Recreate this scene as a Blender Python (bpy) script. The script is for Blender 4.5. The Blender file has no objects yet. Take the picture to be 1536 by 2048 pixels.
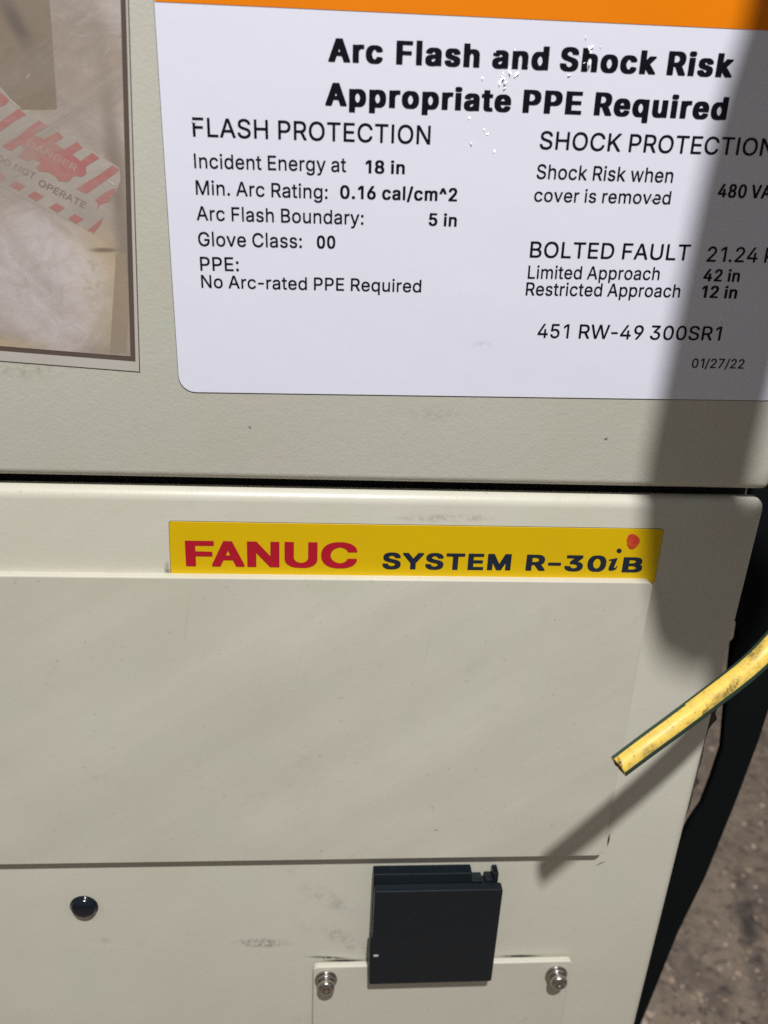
import bpy, bmesh, math, random
from mathutils import Vector, Matrix
R = math.radians
sc = bpy.context.scene
C = sc.collection

# ------------------------------------------------------------------ camera
CAM = Vector((0.0, -0.25, 0.95))
ROT = Matrix.Rotation(R(-4.522), 3, 'Z') @ Matrix.Rotation(R(68.433), 3, 'X') @ Matrix.Rotation(R(2.621), 3, 'Z')
cam = bpy.data.cameras.new('camera')
cam.sensor_fit = 'VERTICAL'; cam.sensor_height = 36.0; cam.sensor_width = 27.0
cam.lens = 1600.0 / 2048.0 * 36.0
cam.clip_start = 0.01; cam.clip_end = 100
cam.dof.use_dof = True; cam.dof.focus_distance = 0.268; cam.dof.aperture_fstop = 13
camo = bpy.data.objects.new('camera', cam); C.objects.link(camo)
camo.matrix_world = Matrix.Translation(CAM) @ ROT.to_4x4()
sc.camera = camo

# ------------------------------------------------------------------ world (dim workshop) and lamp
w = bpy.data.worlds.new('World'); sc.world = w; w.use_nodes = True
wn = w.node_tree.nodes; wl = w.node_tree.links
bg = wn['Background']; bg.inputs['Strength'].default_value = 0.16
tc = wn.new('ShaderNodeTexCoord'); sx = wn.new('ShaderNodeSeparateXYZ'); cr = wn.new('ShaderNodeValToRGB')
mr = wn.new('ShaderNodeMapRange'); mr.inputs[1].default_value = -1; mr.inputs[2].default_value = 1
wl.new(tc.outputs['Generated'], sx.inputs[0]); wl.new(sx.outputs['Z'], mr.inputs[0]); wl.new(mr.outputs[0], cr.inputs[0])
cr.color_ramp.elements[0].position = 0.25; cr.color_ramp.elements[0].color = (0.55, 0.50, 0.44, 1)
cr.color_ramp.elements[1].position = 0.75; cr.color_ramp.elements[1].color = (1.25, 1.25, 1.28, 1)
wl.new(cr.outputs[0], bg.inputs['Color'])

CENTRE = Vector((0.02, 0.0, 0.85))
LDIR = Vector((0.05, -1.0, 1.60))
LPOS = CENTRE + LDIR.normalized() * 1.7
la = bpy.data.lights.new('workshop_lamp', 'AREA'); la.shape = 'DISK'; la.size = 0.068; la.energy = 36
la.color = (1.0, 0.995, 0.98)
lo = bpy.data.objects.new('workshop_lamp', la); C.objects.link(lo); lo.location = LPOS
lo.rotation_euler = (CENTRE - LPOS).to_track_quat('-Z', 'Y').to_euler()

sc.view_settings.view_transform = 'Standard'; sc.view_settings.look = 'None'
sc.view_settings.exposure = 0.0; sc.view_settings.gamma = 1.0; sc.view_settings.use_curve_mapping = False

sc.cycles.use_denoising = False
# letter outlines: advance;x,y ... / next outline
GLYPHS = {
 'r': {
  ' ': '178;',
  '-': '338;51,185 279,185 282,189 282,245 280,247 271,249 46,248 43,243 43,188',
  '.': '200;86,-3 103,-4 127,4 142,19 149,39 147,59 140,74 122,89 97,96 78,93 62,85 49,72 43,53 43,35 52,15 64,4',
  '/': '261;14,-74 68,-75 78,-72 238,509 242,525 241,530 181,532 170,529 9,-57 6,-70',
  '0': '465;222,-7 257,-5 296,5 330,25 359,53 376,79 396,126 407,176 412,229 411,301 405,346 391,397 372,436 357,457 342,473 312,495 276,510 236,516 197,514 169,507 151,500 123,483 94,455 72,419 54,372 45,329 40,263 43,199 50,153 64,106 83,69 105,41 138,15 168,2 197,-5/217,59 191,67 171,80 157,95 141,121 129,153 121,188 118,219 116,267 119,302 125,340 137,378 149,403 161,420 183,439 204,448 234,451 258,445 286,427 302,406 313,386 326,349 332,316 336,278 336,230 331,185 326,160 313,123 302,102 294,91 269,70 244,60',
  '1': '362;210,1 273,0 282,2 284,4 284,503 282,507 274,509 191,507 83,430 79,425 79,356 81,353 87,353 96,355 201,431 205,431 205,66 202,58 202,6 204,2',
  '2': '465;64,1 386,0 396,3 396,61 393,65 168,67 171,73 284,188 336,247 365,286 383,328 387,346 389,379 386,399 378,425 366,448 353,465 334,482 307,499 269,511 234,516 202,515 166,507 132,492 109,477 93,460 73,431 65,413 60,389 59,361 61,357 69,356 133,357 142,398 158,424 170,435 186,443 214,451 249,448 273,439 287,429 298,417 306,403 312,377 312,362 303,328 291,306 274,283 57,54 56,4',
  '3': '465;211,-7 242,-6 277,0 306,9 328,20 346,32 368,54 385,79 396,107 400,129 399,175 387,210 370,237 347,259 312,280 278,290 238,296 377,452 380,458 380,503 378,507 369,509 73,509 63,506 62,449 64,445 276,443 151,301 150,247 152,244 159,243 222,243 239,240 262,234 289,217 301,205 311,191 317,176 321,156 321,138 317,118 306,96 284,76 254,63 231,59 194,60 168,68 139,86 123,110 114,138 47,140 38,138 36,135 40,106 49,80 68,52 88,33 111,19 149,3 186,-5',
  '4': '465;282,1 339,0 348,2 351,102 411,103 418,105 420,107 418,167 409,169 353,169 350,171 349,318 339,321 286,321 275,318 274,170 123,169 120,171 317,500 317,506 308,509 248,509 241,507 237,502 35,167 32,160 33,107 34,105 43,103 273,103 275,100 275,4',
  '5': '465;215,-7 251,-5 288,4 318,18 351,44 377,78 391,108 399,153 397,191 386,236 371,264 342,297 316,316 283,329 243,337 214,337 193,333 167,326 144,316 158,442 162,444 363,444 372,445 374,449 374,503 372,507 363,509 99,509 91,507 88,503 60,263 61,250 77,246 127,242 134,243 160,259 182,267 216,272 241,270 271,257 293,238 306,220 317,192 320,177 320,151 316,132 305,106 296,94 276,75 263,68 241,60 201,60 178,68 164,76 151,88 142,100 128,136 63,137 53,134 54,115 63,84 77,59 101,33 123,18 149,5 183,-4',
  '7': '465;98,1 162,0 173,4 398,443 399,503 397,507 388,509 66,509 55,506 55,449 58,445 309,444 313,442 92,12 90,3',
  '9': '465;130,1 197,0 209,4 347,204 376,257 387,286 396,329 396,363 391,394 383,417 367,447 343,474 313,495 284,507 248,515 217,516 173,508 144,497 116,480 98,463 78,436 63,401 56,361 56,337 61,302 77,264 99,235 128,212 161,199 204,191 254,194 123,8 123,3/222,248 209,249 191,255 173,265 159,278 148,292 138,316 133,341 133,357 138,383 144,399 153,414 168,430 182,440 206,450 237,451 252,448 267,442 282,433 296,419 315,383 320,346 312,308 294,278 279,264 259,254 242,249',
  ':': '200;86,-3 103,-4 127,4 142,19 149,39 147,59 140,74 122,89 97,96 78,93 62,85 49,72 43,53 43,35 52,15 64,4/86,267 103,266 127,274 137,283 143,291 149,308 146,334 139,346 119,360 97,365 78,363 59,353 50,344 43,323 44,300 53,283 67,272',
  'A': '492;16,1 82,0 92,3 140,138 144,140 337,139 388,3 398,0 459,0 470,3 470,9 456,47 282,507 204,509 196,507 192,503 10,13 9,3/167,205 165,208 239,421 282,292 313,206',
  'B': '468;60,1 264,0 317,7 342,15 371,30 396,52 408,69 420,95 425,120 425,159 418,188 403,216 383,239 359,255 331,265 352,275 372,289 392,312 404,344 405,390 400,415 387,443 360,474 338,489 311,500 261,509 63,509 53,506 52,6 54,2/134,66 132,69 133,226 256,227 276,224 292,219 311,208 332,187 343,165 347,146 347,133 338,105 327,90 318,82 298,73 267,66/134,289 132,292 133,443 242,444 268,441 294,431 303,425 315,413 323,397 327,382 327,356 322,339 315,325 294,306 268,293 248,289',
  'C': '522;262,-7 301,-5 337,3 371,15 402,34 429,56 451,84 471,123 480,156 479,164 471,167 402,165 383,122 367,101 358,93 339,80 314,69 296,64 271,61 228,67 193,81 174,94 159,110 137,142 122,177 113,219 110,256 114,299 125,343 140,375 157,397 188,424 211,436 238,445 276,447 303,443 336,431 369,406 388,378 402,342 469,341 480,344 480,352 475,373 458,413 436,444 414,466 389,484 359,499 316,511 277,516 231,514 196,506 174,499 153,489 131,475 96,443 70,408 50,366 39,325 32,274 34,216 44,161 57,127 67,107 93,69 111,50 131,34 172,11 213,-1 243,-6',
  'D': '514;60,1 237,0 264,3 308,11 345,25 375,42 405,68 430,100 453,149 466,202 470,261 464,323 450,371 428,413 410,437 392,454 363,475 339,488 312,497 261,507 63,509 53,506 52,6 54,2/134,66 132,69 133,442 136,444 246,442 274,437 296,430 324,414 345,397 363,372 381,332 390,287 391,237 386,199 373,158 357,128 339,107 313,89 287,76 264,70 238,66',
  'E': '431;60,1 372,0 382,3 382,61 379,65 136,66 132,69 133,224 352,224 361,226 362,230 362,285 359,289 133,291 133,443 377,445 380,449 380,503 378,507 369,509 63,509 53,506 52,6 54,2',
  'F': '422;60,1 122,0 132,3 133,216 343,217 352,219 354,221 354,276 351,281 133,283 133,443 373,445 376,449 376,503 374,507 366,509 63,509 53,506 52,6 54,2',
  'G': '532;264,-7 303,-5 356,8 388,22 422,47 450,78 469,113 480,144 485,177 485,256 483,259 474,261 284,261 277,259 275,257 275,200 277,197 404,195 407,193 404,167 396,142 378,112 358,91 324,71 298,64 272,61 241,64 208,74 181,89 159,110 142,133 125,166 114,210 110,253 114,299 125,343 140,375 163,405 189,425 219,440 244,446 274,447 304,442 337,429 367,405 386,378 402,344 471,342 481,345 481,352 476,373 458,413 439,441 414,465 379,489 352,501 321,510 276,516 229,514 198,507 173,499 134,477 97,445 72,411 50,367 38,319 32,274 34,216 44,161 62,116 89,73 123,39 142,26 166,14 213,-1 243,-6',
  'H': '529;60,1 122,0 132,3 132,225 136,228 384,227 385,3 396,0 454,0 464,3 463,507 454,509 396,509 385,506 385,296 382,293 133,294 132,506 122,509 63,509 53,506 52,6 54,2',
  'I': '212;68,1 128,0 137,2 139,4 139,503 137,507 129,509 69,509 62,507 60,504 60,6 62,2',
  'K': '479;60,1 122,0 132,3 133,165 197,232 365,2 374,0 446,0 456,3 456,8 451,15 253,287 454,500 453,507 444,509 367,509 357,506 191,332 132,265 132,506 122,509 63,509 53,506 52,6 54,2',
  'L': '405;60,1 358,0 367,2 369,4 369,61 366,65 136,66 133,68 132,503 131,507 123,509 62,509 54,507 53,504 52,6 54,2',
  'M': '640;60,1 121,0 128,2 130,4 129,376 159,296 277,7 281,2 289,0 339,0 350,3 462,284 497,376 496,4 498,2 507,0 564,0 574,3 573,507 564,509 479,509 468,504 343,187 314,105 288,182 160,506 149,509 63,509 53,506 52,6 54,2',
  'N': '535;60,1 122,0 131,2 132,4 132,319 129,392 198,281 379,3 389,0 459,0 469,3 468,507 459,509 402,509 393,507 391,504 392,121 145,504 133,509 63,509 53,506 52,6 54,2',
  'O': '545;262,-7 301,-5 349,6 387,24 423,50 453,85 477,127 494,180 500,225 500,284 492,335 473,389 448,430 416,465 381,489 334,507 278,516 231,514 196,506 174,499 153,489 131,475 99,446 68,403 50,366 39,325 32,274 34,216 44,161 64,112 89,74 107,55 126,37 149,22 171,12 213,-1 243,-6/263,62 228,67 193,81 174,94 151,119 134,145 123,172 114,210 110,256 114,299 122,332 138,370 158,398 186,424 213,437 238,445 274,447 302,443 338,429 361,413 386,386 402,357 415,323 421,286 422,240 417,198 408,166 396,139 377,112 359,94 326,74 294,64',
  'P': '457;60,1 122,0 132,3 133,182 256,183 307,192 332,201 359,218 380,237 396,259 407,285 415,317 416,363 413,383 403,416 390,442 367,467 341,485 302,501 256,509 63,509 53,506 52,6 54,2/134,248 132,251 133,443 237,444 263,441 292,431 315,413 331,384 336,359 336,333 333,317 326,296 314,279 306,270 282,255 252,248',
  'R': '461;60,1 122,0 132,3 132,191 136,194 241,193 346,3 356,0 424,0 435,3 435,9 325,205 327,209 348,219 366,231 389,255 405,283 412,307 416,332 415,379 410,404 402,424 378,460 364,473 341,488 308,500 257,509 63,509 53,506 52,6 54,2/134,260 132,263 133,443 238,444 264,441 281,437 297,430 319,411 332,386 337,359 338,343 330,308 313,284 288,269 261,261',
  'S': '459;200,-8 246,-9 286,-2 313,5 349,22 379,47 397,70 408,94 415,122 415,161 407,192 390,219 369,239 347,253 317,268 218,296 169,313 147,327 136,337 128,349 123,367 123,378 128,398 140,417 156,431 174,441 209,450 249,449 272,442 292,432 309,420 318,408 327,388 329,375 332,372 398,370 408,373 407,393 398,424 383,450 362,472 344,485 313,501 284,510 254,515 216,516 166,509 129,496 107,484 89,470 67,446 52,416 45,388 45,352 54,319 69,296 92,275 119,258 151,244 248,217 291,202 314,188 328,174 335,161 339,144 337,129 328,107 318,93 303,80 281,68 261,61 234,58 213,58 187,62 168,68 146,80 131,93 124,102 118,115 109,143 41,145 31,142 34,112 43,85 61,55 79,36 108,16 137,4 173,-5',
  'T': '461;192,1 254,0 263,2 265,4 265,442 268,444 423,445 425,449 425,503 423,507 414,509 36,509 25,506 25,449 27,445 182,444 185,442 185,6 187,2',
  'U': '529;234,-7 281,-7 302,-5 332,2 374,19 404,39 424,58 441,82 451,101 461,134 465,170 465,503 463,507 396,509 385,506 385,167 382,151 370,118 357,101 343,87 308,68 277,61 229,63 193,75 163,99 142,132 134,156 131,176 131,504 129,507 121,509 63,509 53,506 52,160 62,113 74,86 88,65 115,37 126,29 147,16 167,8 197,-1',
  'W': '698;155,1 228,0 236,2 238,5 318,292 342,386 447,4 449,2 458,0 527,0 537,3 677,500 677,506 667,509 606,509 595,506 492,108 467,209 388,504 386,507 377,509 309,509 299,506 193,109 90,506 79,509 19,509 10,507 9,501 12,490 144,14 148,3',
  'a': '401;144,-8 176,-9 217,0 244,14 269,36 270,4 272,2 334,0 343,2 345,4 345,257 341,290 335,311 316,342 293,361 278,370 254,378 212,386 178,386 146,381 114,372 93,363 63,340 45,317 34,294 34,288 41,285 93,270 104,270 124,297 147,313 176,324 203,325 221,322 241,313 254,302 262,289 267,270 269,254 266,246 259,239 242,233 149,222 97,209 74,199 56,188 41,173 28,149 23,124 24,88 32,62 44,41 62,22 87,6 111,-2/159,54 141,58 124,65 114,73 105,84 100,100 100,116 109,137 123,149 151,160 268,180 267,129 260,106 245,84 228,70 206,59 182,54',
  'c': '408;186,-7 227,-7 246,-5 272,2 299,14 326,32 344,51 358,73 370,101 370,107 364,110 309,124 299,124 282,91 261,70 227,56 196,55 171,62 151,73 135,89 120,111 112,133 105,162 104,203 106,223 115,256 124,274 136,291 156,309 174,318 197,324 218,324 244,317 261,309 275,296 286,281 295,261 304,258 368,274 369,281 365,294 355,313 339,334 323,349 299,365 281,374 256,381 226,386 191,386 149,378 112,363 91,347 64,319 44,284 34,256 28,220 26,175 31,134 43,97 64,61 92,31 118,13 148,0',
  'd': '436;175,-7 213,-7 248,0 279,18 304,44 305,4 307,2 369,0 380,3 380,503 378,507 314,509 304,506 303,338 274,366 247,380 213,386 181,386 157,382 124,372 106,363 88,349 65,324 55,310 42,281 29,232 26,176 33,128 47,86 69,50 101,19 133,3/189,57 168,63 151,73 140,83 124,105 115,124 106,156 104,207 108,232 115,258 124,276 134,290 149,305 169,317 194,324 216,324 237,318 257,307 271,295 283,279 292,262 301,230 305,193 304,169 293,124 281,99 269,83 252,69 234,60 219,56',
  'e': '416;189,-7 232,-7 251,-5 283,3 309,15 331,29 347,46 363,69 372,91 372,97 367,99 313,111 302,111 282,84 259,65 234,56 198,55 174,60 154,70 134,88 119,108 109,135 105,154 106,165 368,165 378,169 379,210 372,258 358,299 343,323 327,342 293,366 263,378 222,386 188,386 152,380 116,365 89,347 64,320 46,288 34,256 28,219 26,175 31,134 43,97 62,63 87,34 118,13 149,0/107,227 105,232 113,259 131,290 143,302 161,313 183,322 194,324 217,324 232,321 261,306 279,287 290,268 297,247 300,229 297,227',
  'g': '437;192,-148 244,-146 276,-139 303,-130 326,-117 344,-102 357,-86 370,-64 377,-36 380,-9 380,376 378,380 369,381 307,380 305,377 304,338 277,363 243,381 214,386 182,386 146,380 112,366 87,348 70,330 55,310 39,275 30,241 26,207 26,177 30,144 39,110 52,83 70,57 84,43 109,26 144,11 182,5 209,5 246,11 264,20 284,33 303,52 304,-7 298,-34 284,-58 273,-67 256,-77 234,-83 211,-86 172,-82 140,-67 125,-53 108,-33 101,-31 93,-32 44,-61 45,-69 63,-94 78,-109 99,-123 123,-134 143,-141/196,68 176,71 152,82 134,99 124,112 114,133 106,160 104,209 108,234 114,254 125,278 139,297 153,309 172,318 194,324 216,324 241,317 259,306 271,296 285,278 297,248 302,225 305,197 304,172 301,154 291,122 271,93 254,80 239,73 224,69',
  'h': '422;52,1 111,0 121,3 121,232 125,259 134,281 147,298 171,314 199,322 231,321 257,309 275,289 285,265 289,240 289,3 299,0 354,0 363,2 365,4 365,247 361,285 351,317 345,329 329,350 307,367 278,380 243,386 212,386 176,378 146,364 122,342 121,504 119,507 112,509 54,509 47,507 45,504 45,6 47,2',
  'i': '179;52,1 112,0 119,2 121,4 121,376 119,380 112,381 54,381 47,380 45,377 45,6 47,2/80,435 101,437 119,446 128,457 134,473 132,492 125,506 112,517 91,523 77,523 56,517 42,505 34,487 34,469 43,452 59,439',
  'k': '393;52,1 111,0 121,3 121,139 153,168 287,2 297,0 368,0 377,2 379,4 377,11 212,216 352,359 366,373 366,378 356,381 278,380 122,226 121,503 119,507 112,509 54,509 47,507 45,504 45,6 47,2',
  'l': '182;55,1 113,0 121,2 122,4 122,523 121,527 113,528 57,528 49,527 48,524 48,6 49,2',
  'm': '622;52,1 111,0 121,3 121,242 124,261 133,285 151,307 168,317 192,324 217,322 239,312 257,294 265,274 268,2 277,0 332,0 342,3 344,262 354,290 369,307 384,317 409,324 429,324 442,321 464,310 478,295 487,270 489,3 499,0 554,0 563,2 565,262 558,305 551,324 539,343 524,359 501,375 471,385 444,389 409,386 376,377 346,359 318,330 306,349 289,367 264,381 244,386 211,389 174,381 148,367 122,344 120,345 120,377 118,380 56,381 47,379 45,6 47,2',
  'n': '422;52,1 111,0 121,3 121,232 125,259 134,281 147,298 171,314 199,322 231,321 257,309 275,289 285,265 289,240 289,3 299,0 354,0 364,3 365,247 362,278 355,308 345,329 334,344 312,364 289,376 272,381 243,386 212,386 184,381 159,372 138,358 122,341 120,343 120,376 118,380 56,381 46,378 45,6 47,2',
  'o': '427;186,-7 227,-7 267,0 296,11 326,32 353,63 371,95 380,118 387,158 389,203 382,249 372,281 351,319 327,346 302,364 271,377 224,386 191,386 149,378 112,363 91,347 64,319 44,284 34,256 28,220 26,175 31,134 43,97 64,61 92,31 118,13 148,0/193,56 171,62 151,73 135,89 122,108 112,133 106,155 104,204 109,235 115,256 124,274 136,291 155,308 174,318 197,324 218,324 241,318 259,309 273,297 290,276 300,256 307,229 311,204 311,173 307,149 300,122 288,100 276,83 259,69 244,62 221,55',
  'p': '436;52,-139 111,-140 121,-137 122,42 146,18 177,0 211,-7 256,-6 288,2 306,9 326,21 352,46 378,86 392,132 398,172 396,225 387,269 371,307 355,330 329,356 299,373 269,382 244,386 211,386 188,382 171,377 149,365 121,337 120,377 118,380 56,381 45,378 45,-134 47,-138/204,57 187,62 169,72 153,86 140,104 132,122 124,151 120,187 121,213 125,236 133,262 151,292 165,306 184,317 209,324 231,324 249,320 271,308 290,291 302,273 313,245 317,226 320,208 320,171 311,128 298,101 288,87 267,69 247,59 234,56',
  'q': '436;311,-139 371,-140 378,-138 380,-135 380,378 369,381 307,380 305,377 304,336 273,366 253,377 237,382 214,386 182,386 137,377 106,363 77,338 55,310 42,281 30,240 26,204 29,149 39,105 59,63 74,44 89,29 106,16 124,6 154,-3 177,-7 212,-7 241,-2 263,8 279,18 303,42 304,-134 305,-138/189,57 168,63 151,73 140,83 124,105 115,124 106,156 104,207 108,232 115,258 124,276 134,290 149,305 169,317 194,324 216,324 237,318 257,307 271,295 283,279 292,262 301,230 305,193 304,169 293,124 281,99 269,83 252,69 234,60 219,56',
  'r': '271;52,1 111,0 121,3 121,241 125,263 139,289 152,302 169,312 199,320 239,316 249,319 250,381 248,385 204,387 176,382 146,369 122,347 120,349 120,377 118,380 56,381 45,378 45,6 47,2',
  's': '377;159,-7 202,-7 222,-5 254,3 273,10 301,28 319,47 332,70 337,90 339,120 332,148 323,164 306,183 288,195 267,204 168,230 144,238 129,248 119,263 116,275 118,285 126,302 146,317 173,326 202,326 228,317 245,302 263,273 278,273 331,287 328,302 318,323 306,340 289,357 276,366 257,375 216,385 157,385 119,376 91,363 76,352 57,332 45,311 40,290 40,257 47,232 57,215 73,199 96,184 116,176 231,146 245,137 257,121 260,101 250,80 236,68 225,62 193,54 161,55 136,64 122,74 116,81 99,112 91,114 30,100 29,93 37,68 47,49 66,28 86,14 106,4',
  't': '239;151,-3 188,-4 203,-1 218,3 220,12 208,61 199,62 179,59 156,60 143,67 137,79 134,93 134,319 137,321 201,321 210,323 211,377 209,380 202,381 135,382 133,469 123,472 67,472 59,470 58,468 57,383 54,381 8,381 -1,378 -1,325 1,323 8,321 54,321 57,319 58,84 60,66 67,47 79,29 102,10 124,2',
  'u': '422;168,-4 204,-4 239,5 270,23 288,41 290,40 290,6 292,2 354,0 365,3 365,376 363,380 299,381 289,378 289,150 286,129 282,116 272,96 257,79 232,64 209,59 189,59 176,62 152,74 134,94 125,115 121,140 121,378 111,381 56,381 45,378 45,134 52,85 67,51 91,23 123,5 139,0',
  'v': '401;162,1 223,0 233,3 378,373 377,380 308,381 297,377 218,164 196,94 92,377 81,381 21,381 10,378 12,368 152,12 156,3',
  'w': '579;138,1 197,0 207,4 284,272 307,187 360,3 371,0 426,0 436,3 551,368 552,378 542,381 483,381 473,378 397,109 370,218 323,378 313,381 254,381 245,379 197,211 171,108 95,378 84,381 27,381 18,379 18,366 127,14 131,3',
  'y': '401;76,-142 112,-141 148,-131 172,-115 184,-104 197,-84 212,-53 365,338 378,373 377,380 308,381 297,377 194,96 92,377 81,381 21,381 10,378 15,359 154,4 138,-41 122,-66 99,-78 64,-75 53,-79 40,-127 40,-133 47,-137',
 },
 'b': {
  ' ': '189;',
  '.': '245;91,-3 141,-1 159,8 170,20 176,35 176,63 170,79 154,93 142,99 127,102 74,102 54,97 33,79 26,63 25,44 28,29 35,16 44,8 61,-1',
  '/': '310;15,-73 98,-72 103,-67 275,511 276,525 273,530 192,532 166,530 160,525 -12,-58 -9,-72',
  '0': '526;236,-7 288,-5 328,4 361,20 398,52 418,80 438,123 449,161 456,217 456,290 450,341 436,391 412,438 379,475 336,501 297,512 249,516 192,514 151,504 112,483 89,464 65,434 45,394 30,340 24,288 24,218 31,162 45,114 73,63 103,31 143,8 183,-4/239,69 221,75 199,88 186,101 169,126 155,161 149,188 143,254 149,321 158,357 169,383 186,408 202,423 222,435 241,441 256,436 277,424 291,412 306,393 318,367 327,339 338,262 331,187 323,156 311,124 296,103 279,87 259,75',
  '1': '434;222,1 316,1 320,7 320,501 316,507 184,507 68,430 64,424 64,352 68,346 118,347 197,398 198,73 195,64 195,7 199,1',
  '2': '526;68,1 409,0 438,3 440,67 437,73 205,75 331,196 380,248 407,284 426,324 431,351 431,384 420,426 398,459 374,481 349,496 319,507 273,515 229,516 168,510 137,500 105,483 79,460 62,437 52,417 44,387 43,355 47,350 159,350 169,391 180,410 203,429 234,441 261,435 286,421 302,402 311,373 310,352 303,331 275,290 42,62 40,5 44,1',
  '4': '526;299,1 361,0 389,3 391,99 463,104 465,169 461,174 392,176 391,318 387,323 361,325 302,325 273,322 270,176 152,176 356,493 356,503 352,507 238,507 19,174 15,165 15,108 19,102 46,101 269,101 272,5 276,1',
  '5': '526;228,-7 282,-5 316,2 356,17 384,37 410,64 432,104 441,141 441,192 430,236 417,260 399,284 381,301 356,318 327,330 283,339 228,340 175,335 187,434 412,437 415,443 415,501 412,507 104,509 78,507 74,503 44,263 45,246 103,238 159,238 192,256 229,266 238,264 271,251 297,228 306,216 316,193 320,159 312,128 294,99 268,80 243,70 232,69 213,74 183,91 165,112 157,139 153,143 39,143 36,138 36,122 43,94 54,72 69,51 87,34 114,16 163,-1',
  '6': '526;234,-7 304,-2 336,6 361,18 389,39 411,64 426,90 436,118 440,145 440,175 435,209 420,246 395,277 369,297 338,311 293,320 239,322 367,491 369,502 364,507 269,509 241,506 93,307 58,246 44,205 40,176 44,123 54,91 76,55 100,32 139,9 183,-4/236,68 198,86 178,106 164,134 160,167 167,197 188,228 212,245 241,254 273,241 287,232 301,217 315,189 319,152 311,122 292,94 268,77 244,68',
  '8': '526;232,-7 292,-5 323,0 357,10 383,23 415,48 435,73 447,99 452,124 450,170 433,210 419,230 402,247 369,266 391,281 407,299 428,340 432,361 432,389 422,428 400,461 374,483 334,504 291,514 249,516 188,514 161,508 121,493 92,474 71,452 54,422 48,396 48,354 58,321 75,295 92,279 111,266 86,253 64,234 38,195 28,153 29,116 37,88 60,52 81,34 103,20 133,6 157,0 188,-5/232,68 204,75 189,82 166,101 153,124 150,150 158,175 179,201 211,219 239,225 274,216 299,201 320,177 326,164 330,143 325,120 308,95 272,74 247,67/234,300 206,311 188,324 173,348 169,376 177,401 193,422 208,431 241,441 268,433 291,418 305,398 310,379 310,364 300,335 282,316 261,305',
  'A': '555;18,1 116,2 168,135 171,137 338,137 393,2 487,0 516,3 517,16 513,27 317,507 216,509 187,506 -10,16 -10,7 -7,2/198,211 253,359 309,212',
  'C': '586;278,-7 333,-5 366,0 406,12 444,33 476,58 497,84 517,120 529,157 528,168 524,172 408,172 393,138 373,111 337,86 288,71 252,77 213,95 189,115 160,153 145,191 139,222 136,256 143,306 155,346 170,372 196,400 224,419 271,437 289,438 303,435 342,421 370,401 392,373 408,336 498,334 524,336 528,339 526,363 511,402 494,429 469,457 443,477 412,494 376,506 336,514 272,516 219,512 169,500 123,477 81,442 54,406 39,378 27,346 16,294 15,229 27,163 37,135 53,104 78,70 114,38 161,12 207,-1',
  'V': '555;216,1 292,0 321,3 517,491 517,502 514,507 422,509 396,507 392,505 256,150 116,505 112,507 86,509 21,509 -8,506 -8,489 188,7 193,1',
  '^': '393;29,268 118,269 173,375 229,269 341,268 345,272 345,281 236,490 139,493 113,492 109,489 2,284 1,274 4,269',
  'a': '458;151,-8 221,-6 264,7 271,1 297,0 381,1 385,5 385,264 382,287 373,315 354,345 333,362 301,377 262,386 224,388 162,387 114,379 81,365 56,349 34,327 18,299 17,286 24,279 82,265 129,265 146,287 162,300 189,314 209,317 242,304 254,292 260,282 265,256 257,244 232,237 133,226 81,214 56,203 34,189 19,171 9,151 4,118 6,86 14,63 31,37 51,19 79,4 118,-6/178,64 148,75 132,90 125,111 133,133 147,145 173,156 264,169 264,133 260,120 248,100 219,76 196,67',
  'c': '466;198,-7 278,-5 317,5 338,15 362,30 384,51 398,72 412,104 409,116 357,129 298,130 286,106 269,87 246,73 217,65 197,71 172,87 156,104 144,122 135,146 130,174 129,189 134,228 143,256 157,278 169,292 189,306 218,316 248,308 264,298 277,286 298,254 349,254 410,269 411,282 398,310 369,345 331,370 289,384 238,388 177,387 136,380 101,365 73,346 44,315 25,282 14,247 9,212 11,146 20,111 44,67 73,35 109,11 144,-1',
  'i': '223;56,1 144,1 149,7 149,376 144,382 59,384 33,382 29,377 29,7 33,1/85,426 116,427 133,431 143,437 156,450 161,466 160,490 151,506 139,516 122,522 56,522 41,517 23,501 16,485 16,465 24,447 48,430',
  'l': '226;58,1 141,1 145,7 145,520 141,527 36,527 30,521 30,8 34,1',
  'm': '692;56,1 118,0 144,1 148,5 150,256 158,277 171,295 189,308 212,316 233,308 248,296 257,283 262,265 263,4 267,1 293,0 380,2 382,8 384,258 390,278 401,293 421,309 443,316 463,310 481,299 492,283 497,264 500,4 503,1 529,0 614,2 618,8 618,276 612,304 596,339 577,360 552,376 528,385 497,390 456,391 403,386 378,379 341,356 322,371 302,382 266,390 188,388 148,376 142,382 32,382 29,376 29,7 33,1',
  'n': '480;56,1 118,0 144,1 148,4 149,238 151,252 159,274 176,293 198,308 222,315 238,311 257,300 276,278 284,257 286,240 288,3 317,0 404,3 405,271 400,298 386,329 371,348 356,362 328,377 283,387 199,387 172,382 148,373 142,382 59,384 31,381 29,7 33,1',
 },
 'h': {
  ' ': '200;',
  'A': '628;-20,1 131,0 144,3 150,9 200,132 204,134 335,133 389,7 393,3 407,0 554,0 571,5 571,29 360,505 346,508 189,508 176,506 172,502 -33,31 -33,6/239,219 239,224 268,288 297,219',
  'E': '559;29,1 456,0 471,5 472,80 466,85 196,87 192,90 193,214 433,214 447,217 450,222 450,294 443,299 193,301 193,422 462,425 469,429 467,505 452,508 32,508 16,504 15,8 18,3',
  'F': '549;29,1 176,0 191,5 193,207 423,207 439,211 440,285 437,290 423,292 193,293 192,420 196,423 459,425 466,429 464,505 449,508 32,508 16,504 15,8 18,3',
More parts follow.
